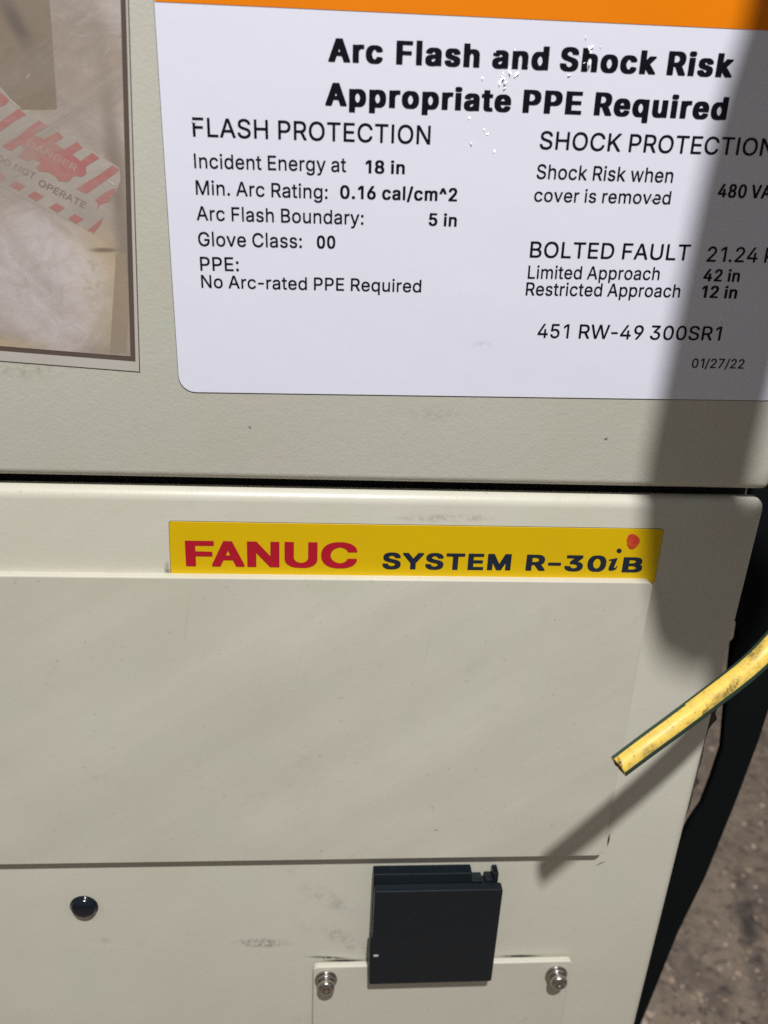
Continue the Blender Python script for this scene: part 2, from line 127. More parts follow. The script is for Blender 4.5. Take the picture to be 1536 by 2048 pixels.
  'P': '588;29,1 176,0 191,5 193,174 324,174 378,182 407,190 431,200 456,216 477,237 496,265 507,299 510,314 510,370 503,399 490,429 477,446 457,465 429,482 402,494 339,507 32,508 16,504 15,8 18,3/194,260 193,422 256,421 291,409 314,389 328,363 332,340 321,303 299,280 269,265 243,260',
  'R': '593;29,1 176,0 191,5 192,182 196,185 228,184 346,3 359,0 514,0 530,5 531,30 419,202 454,222 479,244 498,274 509,307 510,373 505,400 487,437 459,466 432,483 409,493 378,501 341,507 32,508 16,504 15,8 18,3/194,271 193,422 258,421 282,415 306,401 322,383 332,354 330,327 319,305 303,290 277,277 241,271',
  'S': '591;186,-7 313,-8 366,-1 404,10 432,22 459,39 483,63 501,91 507,112 510,134 507,182 497,210 474,236 443,258 398,278 274,308 233,321 199,341 189,351 183,365 188,383 206,404 232,419 252,425 286,412 302,401 317,384 325,358 332,355 484,353 498,356 501,361 500,397 495,415 483,437 474,449 447,473 422,488 397,499 349,511 306,515 203,515 147,508 99,494 66,477 33,448 13,415 6,390 8,333 19,302 41,277 69,258 118,237 286,193 316,176 331,156 334,145 328,131 309,108 284,92 251,82 221,91 194,107 180,122 168,156 162,160 7,162 -9,157 -10,129 -1,94 12,71 32,47 62,25 99,9 141,-2',
  'a': '526;121,-7 234,-8 279,0 413,0 429,5 429,286 421,314 412,329 397,348 376,364 329,383 288,390 147,390 101,382 59,367 31,348 7,323 -6,300 -5,277 64,258 158,258 164,260 175,277 188,289 217,304 242,289 253,268 253,256 238,247 137,236 88,228 58,220 15,198 0,184 -10,170 -19,140 -19,94 -12,69 -2,51 23,25 39,15 84,-2/191,81 168,94 159,107 158,118 165,132 177,141 198,151 228,157 255,159 256,148 251,131 236,107 214,91',
  'c': '534;169,-6 293,-7 339,1 371,11 400,27 431,54 447,75 459,99 457,125 377,143 304,143 291,140 276,113 260,97 242,86 233,83 228,84 207,96 185,118 173,139 163,173 161,204 174,247 192,275 211,292 232,302 261,287 278,267 287,251 294,247 381,246 456,262 457,288 442,319 409,352 386,367 342,383 292,391 176,392 147,388 98,375 63,356 34,331 9,299 -1,279 -10,250 -15,202 -12,148 3,98 17,75 34,54 68,25 91,13 118,3',
  'd': '565;158,-6 277,-7 316,0 452,0 468,6 469,501 466,506 452,508 313,508 299,506 296,501 295,390 164,392 114,383 84,372 54,354 30,331 10,305 -9,257 -15,204 -12,148 3,96 29,55 61,26 99,7 129,-2/226,85 201,100 180,126 165,161 160,194 167,231 182,264 199,284 229,302 254,288 277,263 291,230 296,203 296,184 290,153 275,121 253,97 239,88',
  'e': '543;172,-6 299,-7 352,2 392,17 418,33 441,54 458,82 461,90 461,112 454,117 383,131 307,131 292,128 272,101 254,88 236,81 218,88 200,100 182,119 168,145 165,156 167,158 451,158 466,162 467,232 461,268 451,295 437,319 414,344 387,363 364,375 322,387 287,392 172,391 122,383 82,368 48,346 23,320 2,285 -12,236 -15,181 -10,133 -3,112 10,84 40,47 82,17 123,2/168,240 174,257 189,277 208,292 229,302 249,293 265,280 276,266 287,242',
  'h': '549;20,1 163,0 179,5 181,236 189,261 199,277 211,288 234,300 249,292 266,274 275,256 279,237 279,5 296,0 436,0 452,6 452,264 446,302 435,328 424,343 399,365 379,376 351,385 309,392 181,390 180,502 173,507 23,508 7,503 6,8 9,3',
  'i': '277;20,1 163,0 180,6 180,379 177,384 163,387 23,387 7,382 6,8 9,3/51,414 134,414 157,418 177,427 187,437 194,452 194,483 187,500 171,514 141,522 47,522 19,515 1,501 -6,487 -5,445 1,435 17,423 31,418',
  'k': '517;20,1 163,0 177,3 180,8 181,106 279,3 293,0 452,0 467,4 467,30 291,217 454,357 454,383 438,387 272,385 262,380 181,311 179,504 163,508 23,508 8,505 6,8 9,3',
  'l': '280;22,1 157,0 171,3 174,7 174,519 167,525 26,527 12,524 9,521 9,8 12,3',
  'n': '549;20,1 163,0 179,5 181,236 189,261 199,277 211,288 234,300 249,292 266,274 275,256 279,237 279,5 296,0 436,0 451,4 452,265 449,292 441,316 422,344 406,360 379,376 351,385 311,391 199,392 166,386 23,387 8,383 6,8 9,3',
  'o': '555;169,-6 293,-6 332,-1 362,8 388,19 411,34 435,57 457,89 471,120 479,160 479,223 473,256 459,292 441,321 411,351 386,367 342,383 291,391 176,392 147,388 98,375 63,356 34,331 9,299 -1,279 -10,250 -15,202 -12,148 3,98 17,75 34,54 68,25 91,13 118,3/232,83 217,90 198,103 180,125 167,156 160,191 168,232 182,261 206,288 233,302 267,282 283,261 297,231 304,201 300,162 285,125 264,101',
  'p': '565;20,-132 163,-133 177,-130 180,-125 181,-5 314,-7 353,0 391,12 413,25 452,61 472,94 486,141 489,161 487,238 480,272 463,308 445,333 411,362 383,376 362,383 313,391 198,392 166,387 23,387 8,383 6,-125 9,-130/244,85 218,101 198,126 184,161 180,204 187,236 202,267 221,288 247,302 272,288 293,264 310,226 315,193 308,156 293,122 273,100',
  'q': '565;310,-132 452,-133 468,-127 468,382 452,387 309,387 277,392 164,392 124,386 99,378 73,367 39,341 14,310 0,285 -11,246 -15,204 -12,148 0,101 14,75 36,47 62,25 99,7 159,-6 295,-5 296,-126 299,-130/226,85 201,100 180,126 165,161 160,194 167,231 182,264 199,284 229,302 254,288 277,263 291,230 296,203 296,184 290,153 275,121 253,97 239,88',
  'r': '380;20,1 163,0 179,5 180,232 185,256 193,270 208,285 233,299 243,302 309,302 324,306 325,384 322,389 289,393 189,393 153,387 22,387 7,382 6,8 9,3',
  's': '499;139,-6 266,-7 319,2 343,9 377,26 400,47 411,61 422,91 422,142 412,169 396,188 368,207 346,216 202,251 183,263 176,275 182,286 192,296 209,304 221,299 232,288 249,263 263,260 343,260 412,274 415,278 415,300 406,321 386,347 358,368 319,383 281,390 137,390 94,382 54,366 36,354 12,327 1,300 0,253 8,225 29,198 52,183 79,171 218,139 235,129 245,114 241,104 229,93 204,81 176,96 168,106 158,127 151,131 62,132 -2,121 -11,117 -12,93 -8,79 3,57 21,37 44,19 72,7 113,-3',
  't': '344;130,-2 251,-3 284,3 291,7 291,30 277,79 263,83 208,84 199,93 194,111 194,305 266,306 279,310 281,380 278,384 266,387 194,388 194,466 191,471 177,473 28,472 20,467 19,388 -31,387 -46,382 -46,313 -43,309 -31,306 20,305 20,86 23,68 33,44 46,28 67,14 91,4',
  'u': '549;149,-4 256,-4 293,2 436,0 452,5 452,379 450,384 436,387 296,387 279,382 277,150 270,127 256,107 247,99 226,87 212,94 196,109 187,125 181,145 179,382 163,387 23,387 7,382 6,138 9,105 15,79 35,45 66,19 102,4',
 },
 'x': {
  ' ': '276;',
  '-': '594;38,172 463,171 474,176 477,184 476,260 471,265 461,267 40,267 28,262 26,253 26,184 28,176',
  '0': '791;305,-5 438,-4 493,6 533,18 579,41 622,77 646,108 660,134 671,168 680,223 679,300 674,329 662,368 645,402 619,434 583,464 528,492 469,508 407,515 277,513 207,502 168,489 143,478 103,452 68,417 43,375 30,337 24,303 23,217 34,157 44,131 59,104 78,80 101,58 136,34 167,19 232,1/346,95 302,110 279,125 259,144 243,169 232,195 224,227 221,254 225,288 233,317 242,337 257,361 281,385 299,398 326,409 353,415 383,407 407,395 430,379 448,358 463,332 476,294 480,242 475,210 466,183 451,155 439,139 422,123 398,109 372,99',
  '3': '791;288,-5 431,-4 474,2 523,13 556,24 599,46 634,76 647,92 656,110 661,133 661,177 652,209 634,235 601,262 566,281 514,298 455,308 626,423 629,432 629,494 627,502 623,505 613,508 72,508 58,502 56,425 58,418 64,413 336,411 193,313 191,240 196,229 207,225 306,225 371,217 402,207 426,194 441,182 453,164 456,155 451,142 439,127 429,119 399,106 346,94 306,98 279,104 258,114 238,127 227,142 219,161 207,166 32,166 19,161 16,126 24,99 40,74 73,47 119,24 173,8 234,-2',
  'A': '832;-15,1 169,1 179,3 255,128 259,130 486,130 559,9 566,3 574,1 756,1 768,7 770,33 768,41 755,64 478,503 466,508 274,508 264,505 259,500 -25,43 -27,14 -25,6/317,227 317,231 371,321 425,227',
  'B': '795;52,1 452,1 492,3 548,11 601,25 626,35 656,53 674,70 692,97 700,125 700,170 692,200 679,220 651,245 612,267 639,286 653,299 662,314 669,338 670,372 666,400 657,421 641,443 612,466 578,483 534,496 488,504 444,508 56,508 44,504 40,494 40,15 43,6/248,99 248,211 359,211 417,204 456,189 475,177 487,165 496,149 489,136 474,123 454,112 424,104 373,98/248,305 248,411 363,410 406,404 425,398 446,387 461,373 466,362 462,351 446,333 421,320 396,312 347,305',
  'C': '879;366,-5 463,-6 537,0 614,16 678,41 704,55 731,75 766,113 784,149 783,185 769,191 594,191 581,185 571,166 552,144 527,127 491,111 456,102 418,96 353,107 306,125 272,146 246,171 225,203 215,233 213,259 223,300 239,329 269,362 308,385 362,404 398,411 421,413 477,402 529,381 556,361 571,343 582,322 588,318 777,318 784,324 785,353 768,392 751,414 730,435 689,462 648,481 611,494 529,510 471,515 356,515 297,510 213,493 149,468 97,435 76,418 48,386 29,355 15,314 10,284 10,225 16,189 25,161 53,116 68,98 103,68 142,44 183,26 222,14 282,1 334,-5',
  'E': '738;52,1 618,1 630,5 634,15 634,84 632,92 626,97 249,98 246,101 248,208 587,208 599,213 602,223 602,293 601,300 594,305 247,307 247,411 621,413 627,418 629,426 629,494 626,503 613,508 56,508 44,504 40,494 40,15 43,6',
  'F': '724;52,1 231,1 244,6 246,15 248,202 573,202 585,206 589,216 589,284 587,292 581,297 247,299 246,410 617,413 623,418 625,426 625,494 622,503 609,508 56,508 44,504 40,494 40,15 43,6',
  'M': '1062;52,1 226,1 239,6 241,15 242,225 392,7 398,2 567,1 577,4 728,224 729,15 731,6 744,1 917,1 927,3 931,7 932,15 931,502 917,508 701,508 690,505 488,201 284,505 273,508 56,508 46,505 42,502 40,494 40,15 43,6',
  'N': '899;52,1 231,1 245,7 247,283 552,3 562,1 754,1 765,4 770,15 770,494 767,503 754,508 582,508 568,502 564,223 258,505 248,508 56,508 45,505 40,494 40,15 43,6',
  'R': '784;52,1 231,1 243,5 246,15 246,177 249,180 337,180 502,2 699,1 710,4 715,14 712,43 567,199 614,220 638,236 666,264 678,287 686,320 686,366 678,398 661,428 627,459 591,478 547,493 492,503 438,508 56,508 45,505 40,494 40,15 43,6/248,278 248,411 358,410 414,402 443,391 461,380 477,356 481,342 467,313 452,302 427,290 406,285 366,279',
  'S': '781;271,-6 419,-7 511,4 567,18 608,35 638,54 667,83 678,104 685,131 685,169 681,189 673,207 662,221 630,246 598,263 527,285 369,312 298,327 248,348 234,363 238,372 249,384 277,400 304,409 349,416 399,407 436,393 455,380 466,366 472,350 483,344 666,345 672,350 674,358 674,384 666,411 649,436 609,467 553,492 478,509 409,515 269,513 188,502 122,481 98,470 71,452 44,425 35,409 29,385 29,338 34,318 43,302 74,272 112,253 169,234 232,220 416,188 461,170 480,152 480,147 469,132 432,110 388,97 339,93 287,102 249,117 227,134 217,150 212,165 206,170 22,171 11,168 6,158 6,135 15,102 36,72 69,45 107,25 157,9 218,-2',
  'T': '784;259,1 436,1 449,6 451,15 451,410 691,413 697,418 699,426 699,494 694,504 683,508 13,508 0,503 -2,494 -2,425 -1,418 6,413 246,410 246,15 249,6',
  'U': '890;322,-5 478,-6 528,-1 574,7 619,19 658,35 698,59 729,86 752,123 761,165 761,494 756,505 746,508 572,508 559,503 556,494 556,187 552,173 532,142 503,121 461,104 407,95 351,102 302,120 281,134 266,147 250,170 245,187 245,494 242,503 229,508 56,508 43,503 40,494 40,169 44,141 55,110 74,85 99,62 153,31 182,19 234,6 274,-1',
  'Y': '820;275,1 452,1 465,6 468,15 468,197 755,466 758,494 753,504 742,508 553,508 544,506 367,337 187,506 -11,508 -24,503 -26,494 -24,465 262,197 263,14 265,6',
 },
}
# ------------------------------------------------------------------ helpers
def P(px, py, y=0.0):
    """the point of the vertical plane Y = y seen at photo pixel (px, py)"""
    d = ROT @ Vector((px - 768.0, 1024.0 - py, -1600.0))
    return CAM + d * ((y - CAM.y) / d.y)

def floor_at(px, py, z=0.0):
    d = ROT @ Vector((px - 768.0, 1024.0 - py, -1600.0))
    return CAM + d * ((z - CAM.z) / d.z)

def thing(name, loc, label, cat, group=None):
    o = bpy.data.objects.new(name, None); C.objects.link(o); o.location = loc
    o.empty_display_size = 0.02
    o['label'] = label; o['category'] = cat
    if group: o['group'] = group
    return o

def obj(name, bm, mats, parent=None, smooth=False, recalc=True):
    if recalc: bmesh.ops.recalc_face_normals(bm, faces=bm.faces[:])
    off = Vector((0, 0, 0)); p = parent
    while p is not None: off += p.location; p = p.parent
    for v in bm.verts: v.co -= off
    me = bpy.data.meshes.new(name); bm.to_mesh(me); bm.free()
    for m in (mats if isinstance(mats, (list, tuple)) else [mats]): me.materials.append(getattr(m, 'm', m))
    for p in me.polygons: p.use_smooth = smooth
    o = bpy.data.objects.new(name, me); C.objects.link(o)
    if parent is not None: o.parent = parent
    return o

def box(x0, x1, y0, y1, z0, z1, bev=0.0, seg=3, bm=None):
    b = bmesh.new()
    bmesh.ops.create_cube(b, size=1)
    for v in b.verts:
        v.co = Vector(((x0 + x1) / 2 + v.co.x * (x1 - x0), (y0 + y1) / 2 + v.co.y * (y1 - y0), (z0 + z1) / 2 + v.co.z * (z1 - z0)))
    if bev: bmesh.ops.bevel(b, geom=b.edges[:], offset=bev, segments=seg, profile=0.5, affect='EDGES')
    if bm is None: return b
    me = bpy.data.meshes.new('t'); b.to_mesh(me); b.free(); bm.from_mesh(me); bpy.data.meshes.remove(me)
    return bm

def prism(pts, y0, y1, bev=0.0, seg=2, bm=None):
    """outline of points in the XZ plane, front face at y0 (nearer the viewer), back at y1"""
    b = bmesh.new()
    f = b.faces.new([b.verts.new((p[0], y0, p[2])) for p in pts])
    r = bmesh.ops.extrude_face_region(b, geom=[f])
    for v in [g for g in r['geom'] if isinstance(g, bmesh.types.BMVert)]: v.co.y = y1
    bmesh.ops.recalc_face_normals(b, faces=b.faces[:])
    if bev:
        ed = [e for e in b.edges if all(abs(v.co.y - y0) < 1e-7 for v in e.verts)]
        bmesh.ops.bevel(b, geom=ed, offset=bev, segments=seg, profile=0.5, affect='EDGES')
    if bm is None: return b
    me = bpy.data.meshes.new('t'); b.to_mesh(me); b.free(); bm.from_mesh(me); bpy.data.meshes.remove(me)
    return bm

def rounded(pts, rad, n=6):
    """round the corners of an XZ outline; rad is one radius or one per corner"""
    out = []; k = len(pts)
    for i in range(k):
        r = rad[i] if isinstance(rad, (list, tuple)) else rad
        p = Vector(pts[i]); a = Vector(pts[i - 1]) - p; b = Vector(pts[(i + 1) % k]) - p
        if r <= 0: out.append(p); continue
        a.normalize(); b.normalize()
        ang = a.angle(b); t = r / math.tan(ang / 2); c = p + (a + b).normalized() * (r / math.sin(ang / 2))
        s = p + a * t - c; e = p + b * t - c; tot = s.angle(e)
        for j in range(n + 1):
            u = j / n
            out.append(c + (s * math.sin((1 - u) * tot) + e * math.sin(u * tot)) / math.sin(tot))
    return out

def tube(path, rad, n=16, bm=None, caps=True, fn=None):
    """sweep along a smooth curve through path (Vectors); rad constant or list"""
    bm = bm or bmesh.new()
    k = len(path); rs = rad if isinstance(rad, (list, tuple)) else [rad] * k
    P_, R_ = [], []
    for i in range(k - 1):
        p0 = path[max(i - 1, 0)]; p1 = path[i]; p2 = path[i + 1]; p3 = path[min(i + 2, k - 1)]
        for j in range(10):
            t = j / 10
            P_.append(0.5 * (2 * p1 + (p2 - p0) * t + (2 * p0 - 5 * p1 + 4 * p2 - p3) * t * t + (3 * p1 - p0 - 3 * p2 + p3) * t ** 3))
            R_.append(rs[i] * (1 - t) + rs[i + 1] * t)
    P_.append(path[-1]); R_.append(rs[-1])
    rings = []; up = None
    for i, p in enumerate(P_):
        tan = (P_[min(i + 1, len(P_) - 1)] - P_[max(i - 1, 0)]).normalized()
        if up is None:
            ref = Vector((0, -1, 0))
            up = (ref - tan * ref.dot(tan)).normalized()
        else: up = (up - tan * up.dot(tan)).normalized()
        sd = tan.cross(up)
        ring = []
        for a in range(n):
            th = 2 * math.pi * a / n
            r = R_[i] * (fn(i, th) if fn else 1)
            ring.append(bm.verts.new(p + up * math.cos(th) * r + sd * math.sin(th) * r))
        rings.append(ring)
    for i in range(len(rings) - 1):
        for a in range(n):
            f = bm.faces.new((rings[i][a], rings[i][(a + 1) % n], rings[i + 1][(a + 1) % n], rings[i + 1][a])); f.material_index = 0; f.smooth = True
    if caps: bm.faces.new(rings[0]); bm.faces.new(rings[-1])
    return bm, rings, P_

def lathe(prof, centre, axis, n=28, bm=None):
    """prof: list of (radius, height along axis)"""
    bm = bm or bmesh.new(); axis = Vector(axis).normalized()
    u = axis.orthogonal().normalized(); v = axis.cross(u); rings = []
    for r, h in prof:
        if r < 1e-7: rings.append([bm.verts.new(centre + axis * h)])
        else: rings.append([bm.verts.new(centre + axis * h + (u * math.cos(2 * math.pi * k / n) + v * math.sin(2 * math.pi * k / n)) * r) for k in range(n)])
    for a, b in zip(rings, rings[1:]):
        for k in range(n):
            q = [a[k % len(a)], a[(k + 1) % n % len(a)], b[(k + 1) % n % len(b)], b[k % len(b)]]
            q = [x for i, x in enumerate(q) if x not in q[:i]]
            if len(q) > 2: bm.faces.new(q)
    return bm

def text(bm, body, style, pl, pr, cap, y, shear=0.0, ref=None, gap=1.0):
    """flat lettering on the plane Y = y: the ink of body (or of ref, its beginning) runs from pl to pr, cap = cap height in photo pixels"""
    cu = bpy.data.curves.new('t', 'CURVE'); cu.dimensions = '2D'; cu.fill_mode = 'BOTH'
    x = 0; x0 = x1 = None; nref = len(ref or body)
    for i, ch in enumerate(body):
        adv, _, d = GLYPHS[style][ch].partition(';')
        for L in (d.split('/') if d else []):
            pts = [tuple(map(int, q.split(','))) for q in L.split(' ')]
            s = cu.splines.new('POLY'); s.points.add(len(pts) - 1); s.use_cyclic_u = True
            for p, q in zip(s.points, pts):
                p.co = (q[0] + x, q[1], 0, 1)
                if i < nref:
                    xx = q[0] + x; x0 = xx if x0 is None else min(x0, xx); x1 = xx if x1 is None else max(x1, xx)
        x += int(adv) * gap
    o = bpy.data.objects.new('t', cu); C.objects.link(o)
    me = bpy.data.meshes.new_from_object(o.evaluated_get(bpy.context.evaluated_depsgraph_get()))
    A = P(pl[0], pl[1], y); B = P(pr[0], pr[1], y); ex = B - A; W = ex.length; ex.normalize(); ez = Vector((-ex.z, 0, ex.x))
    ch = (P(pl[0], pl[1] - cap, y) - A).length
    for v in me.vertices:
        u = (v.co.x - x0) / (x1 - x0) * W; h = v.co.y / 509.0 * ch
        v.co = A + ex * (u + shear * h) + ez * h
    bm.from_mesh(me)
    bpy.data.objects.remove(o); bpy.data.meshes.remove(me); bpy.data.curves.remove(cu)
    return bm

def poly(bm, pts):
    """flat face towards the viewer"""
    bm.faces.new([bm.verts.new(p) for p in pts]); return bm

# ------------------------------------------------------------------ materials
class M:
    def __init__(self, name, col=(0.5, 0.5, 0.5), rough=0.5, metal=0.0, spec=0.5, coat=0.0):
        self.m = bpy.data.materials.new(name); self.m.use_nodes = True
        self.t = self.m.node_tree; self.b = self.t.nodes['Principled BSDF']
        self.b.inputs['Base Color'].default_value = (*col, 1); self.b.inputs['Roughness'].default_value = rough
        self.b.inputs['Metallic'].default_value = metal; self.b.inputs['Specular IOR Level'].default_value = spec
        self.b.inputs['Coat Weight'].default_value = coat; self.b.inputs['Coat Roughness'].default_value = 0.12
        self.pos = self.n('ShaderNodeNewGeometry').outputs['Position']; self.col = None; self.base = col
    def n(self, t): return self.t.nodes.new(t)
    def l(self, a, b): self.t.links.new(a, b)
    def rot(self, ang, scale=(1, 1, 1)):
        mp = self.n('ShaderNodeMapping'); mp.vector_type = 'TEXTURE'; mp.inputs['Rotation'].default_value = (0, -ang, 0)
        mp.inputs['Scale'].default_value = tuple(1.0 / q for q in scale)
        self.l(self.pos, mp.inputs['Vector']); return mp.outputs[0]
    def noise(self, scale, detail=3, rough=0.55, vec=None, dist=0.0):
        k = self.n('ShaderNodeTexNoise'); k.inputs['Scale'].default_value = scale; k.inputs['Detail'].default_value = detail
        k.inputs['Roughness'].default_value = rough; k.inputs['Distortion'].default_value = dist
        self.l(vec if vec is not None else self.pos, k.inputs['Vector']); return k.outputs['Fac']
    def remap(self, f, a, b, c=0.0, d=1.0, smooth=False):
        k = self.n('ShaderNodeMapRange'); k.interpolation_type = 'SMOOTHSTEP' if smooth else 'LINEAR'
        for i, v in enumerate((a, b, c, d)): k.inputs[i + 1].default_value = v
        self.l(f, k.inputs[0]); return k.outputs[0]
    def math(self, op, a, b):
        k = self.n('ShaderNodeMath'); k.operation = op
        for i, v in enumerate((a, b)):
            if isinstance(v, (int, float)): k.inputs[i].default_value = v
            else: self.l(v, k.inputs[i])
        return k.outputs[0]
    def mix(self, fac, col):
        k = self.n('ShaderNodeMix'); k.data_type = 'RGBA'
        if self.col is None: k.inputs[6].default_value = (*self.base, 1)
        else: self.l(self.col, k.inputs[6])
        k.inputs[7].default_value = (*col, 1)
        if isinstance(fac, (int, float)): k.inputs[0].default_value = fac
        else: self.l(fac, k.inputs[0])
        self.col = k.outputs[2]; self.l(self.col, self.b.inputs['Base Color']); return self
    def spot(self, c, rx, rz, ang=0.0, soft=0.6):
        """soft elliptical mask around a place on the surface"""
        s = self.n('ShaderNodeVectorMath'); s.operation = 'SUBTRACT'; s.inputs[1].default_value = c; self.l(self.pos, s.inputs[0])
        mp = self.n('ShaderNodeMapping'); mp.vector_type = 'POINT'; mp.inputs['Rotation'].default_value = (0, ang, 0)
        self.l(s.outputs[0], mp.inputs['Vector'])
        k = self.n('ShaderNodeVectorMath'); k.operation = 'MULTIPLY'; k.inputs[1].default_value = (1 / rx, 0, 1 / rz); self.l(mp.outputs[0], k.inputs[0])
        ln = self.n('ShaderNodeVectorMath'); ln.operation = 'LENGTH'; self.l(k.outputs[0], ln.inputs[0])
        return self.remap(ln.outputs['Value'], 1.0, 1.0 - soft, 0, 1, True)
    def bump(self, f, dist, strength=1.0):
        k = self.n('ShaderNodeBump'); k.inputs['Strength'].default_value = strength; k.inputs['Distance'].default_value = dist
        self.l(f, k.inputs['Height']); self.l(k.outputs[0], self.b.inputs['Normal']); return self
    def rough(self, f): self.l(f, self.b.inputs['Roughness']); return self

def paint(name, col, peel, streak):
    p = M(name, col, 0.38, 0, 0.45)
    # faint diagonal sheen and shade streaks painted into the colour, then grime
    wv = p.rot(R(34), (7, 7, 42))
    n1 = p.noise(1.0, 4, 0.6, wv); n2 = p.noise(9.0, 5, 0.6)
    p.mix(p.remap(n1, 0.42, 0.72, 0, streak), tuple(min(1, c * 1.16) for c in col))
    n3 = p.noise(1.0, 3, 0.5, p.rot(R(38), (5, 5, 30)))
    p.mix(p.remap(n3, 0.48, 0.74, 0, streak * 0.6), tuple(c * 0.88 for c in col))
    p.mix(p.remap(p.noise(26, 3, 0.5), 0.45, 0.65, 0, 0.30), (col[0] * 1.0, col[1] * 0.93, col[2] * 0.95))
    p.mix(p.remap(p.noise(31, 3, 0.5, p.rot(R(10), (1, 1.3, 1))), 0.48, 0.65, 0, 0.30), (col[0] * 0.95, col[1] * 0.98, col[2] * 0.91))
    p.mix(p.remap(n2, 0.45, 0.75, 0, 0.4), (col[0] * 0.86, col[1] * 0.82, col[2] * 0.76))
    p.mix(p.remap(p.noise(60, 4, 0.65), 0.62, 0.85, 0, 0.22), (0.28, 0.25, 0.20))
    for ang, sc_, th in ((35, (9, 9, 900), 0.75), (-50, (14, 14, 1100), 0.76), (80, (16, 16, 1200), 0.765)):
        p.mix(p.remap(p.noise(1.0, 1, 0.5, p.rot(R(ang), sc_)), th, th + 0.03, 0, 0.25), (0.40, 0.375, 0.32))
    p.mix(p.remap(p.noise(480, 2, 0.5), 0.70, 0.76, 0, 0.3), (0.30, 0.27, 0.22))
    p.rough(p.remap(n2, 0.3, 0.7, 0.30, 0.46))
    h = p.math('ADD', p.noise(950, 2, 0.5), p.math('MULTIPLY', p.noise(330, 2, 0.5), 1.0))
    p.bump(h, peel, 1.0)
    return p

def stain_or_shade(p, px, py, rx, rz, ang, strength, col=(0.07, 0.065, 0.06), ns=350, lo=0.45, hi=0.62):
    c = P(px, py)
    f = p.math('MULTIPLY', p.spot(c, rx, rz, R(ang), 0.8), p.remap(p.noise(ns, 5, 0.7), lo, hi))
    p.mix(p.math('MULTIPLY', f, strength), col)

BEIGE = (0.605, 0.588, 0.500)
m_upper = paint('beige_textured_paint', (0.580, 0.577, 0.500), 0.00007, 0.22)
stain_or_shade(m_upper, 870, 825, 0.012, 0.004, 0, 0.25, (0.25, 0.24, 0.22))
stain_or_shade(m_upper, 60, 740, 0.016, 0.004, 5, 0.35, (0.25, 0.2, 0.14))
stain_or_shade(m_upper, 1212, 878, 0.0009, 0.0007, 20, 0.9, ns=900, lo=0.3, hi=0.5)
stain_or_shade(m_upper, 500, 855, 0.0007, 0.0007, 0, 0.9, ns=900, lo=0.3, hi=0.5)
m_lower = paint('beige_satin_paint', BEIGE, 0.000045, 0.24)
stain_or_shade(m_lower, 525, 1886, 0.0155, 0.0035, -3, 0.75, (0.12, 0.11, 0.10), 420, 0.40, 0.62)
stain_or_shade(m_lower, 660, 1800, 0.020, 0.0065, -35, 0.42, (0.16, 0.15, 0.13), 200, 0.42, 0.7)
stain_or_shade(m_lower, 690, 1880, 0.016, 0.006, -40, 0.5, (0.14, 0.13, 0.11), 260, 0.45, 0.65)
stain_or_shade(m_lower, 655, 1915, 0.012, 0.0012, -5, 0.9, (0.05, 0.045, 0.04), 500, 0.38, 0.5)
stain_or_shade(m_lower, 890, 1036, 0.022, 0.0020, 1, 0.5, (0.22, 0.19, 0.15), 300, 0.42, 0.6)
stain_or_shade(m_lower, 170, 1820, 0.010, 0.009, 0, 0.4, (0.26, 0.23, 0.19), 330, 0.35, 0.7)
stain_or_shade(m_lower, 210, 1880, 0.006, 0.003, 0, 0.3, (0.2, 0.2, 0.2), 300)
stain_or_shade(m_lower, 170, 966, 0.030, 0.0016, 1, 0.8, (0.12, 0.10, 0.08), 420, 0.45, 0.56)
stain_or_shade(m_lower, 560, 973, 0.050, 0.0013, 1, 0.7, (0.08, 0.07, 0.06), 380, 0.46, 0.58)
stain_or_shade(m_lower, 335, 1140, 0.0016, 0.004, 0, 0.8, (0.12, 0.09, 0.06), 700, 0.4, 0.55)
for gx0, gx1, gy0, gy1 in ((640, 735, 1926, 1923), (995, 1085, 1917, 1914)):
    stain_or_shade(m_lower, (gx0 + gx1) / 2, (gy0 + gy1) / 2 - 3.5, 0.012, 0.0009, -1.2, 1.0, (0.02, 0.018, 0.017), 300, 0.30, 0.42)  # shade of the gap above the bracket, painted onto the door
stain_or_shade(m_lower, 1217, 1680, 0.0007, 0.0046, 0, 1.0, (0.012, 0.012, 0.012), 150, 0.0, 0.2)  # dark gap beside the cover plate's edge, painted as a black line
stain_or_shade(m_lower, 1201, 1727, 0.0032, 0.0005, 32, 0.8, (0.06, 0.05, 0.045), 150, 0.1, 0.4)
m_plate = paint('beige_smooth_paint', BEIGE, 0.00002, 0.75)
stain_or_shade(m_plate, 870, 1648, 0.0012, 0.0005, 20, 0.8, (0.15, 0.12, 0.1), 900, 0.3, 0.5)
m_plate.b.inputs['Specular IOR Level'].default_value = 0.5
m_dark = M('dark_interior', (0.012, 0.012, 0.014), 0.7)
m_seal = M('worn_grey_seal', (0.05, 0.043, 0.04), 0.7); m_seal.mix(m_seal.remap(m_seal.noise(300, 4), 0.5, 0.7, 0, 0.6), (0.03, 0.022, 0.018))
m_navy = M('navy_black_plastic', (0.006, 0.0105, 0.015), 0.36, 0, 0.32)
m_navy.mix(m_navy.remap(m_navy.noise(120, 4), 0.55, 0.8, 0, 0.5), (0.014, 0.018, 0.021)).bump(m_navy.noise(1800, 2), 0.00004)
m_gloss_navy = M('glossy_navy_plastic', (0.006, 0.009, 0.016), 0.14, 0, 0.5)
m_grey = M('grey_plastic', (0.38, 0.38, 0.37), 0.5); m_grey.mix(m_grey.remap(m_grey.noise(200), 0.4, 0.7, 0, 0.3), (0.25, 0.25, 0.25))
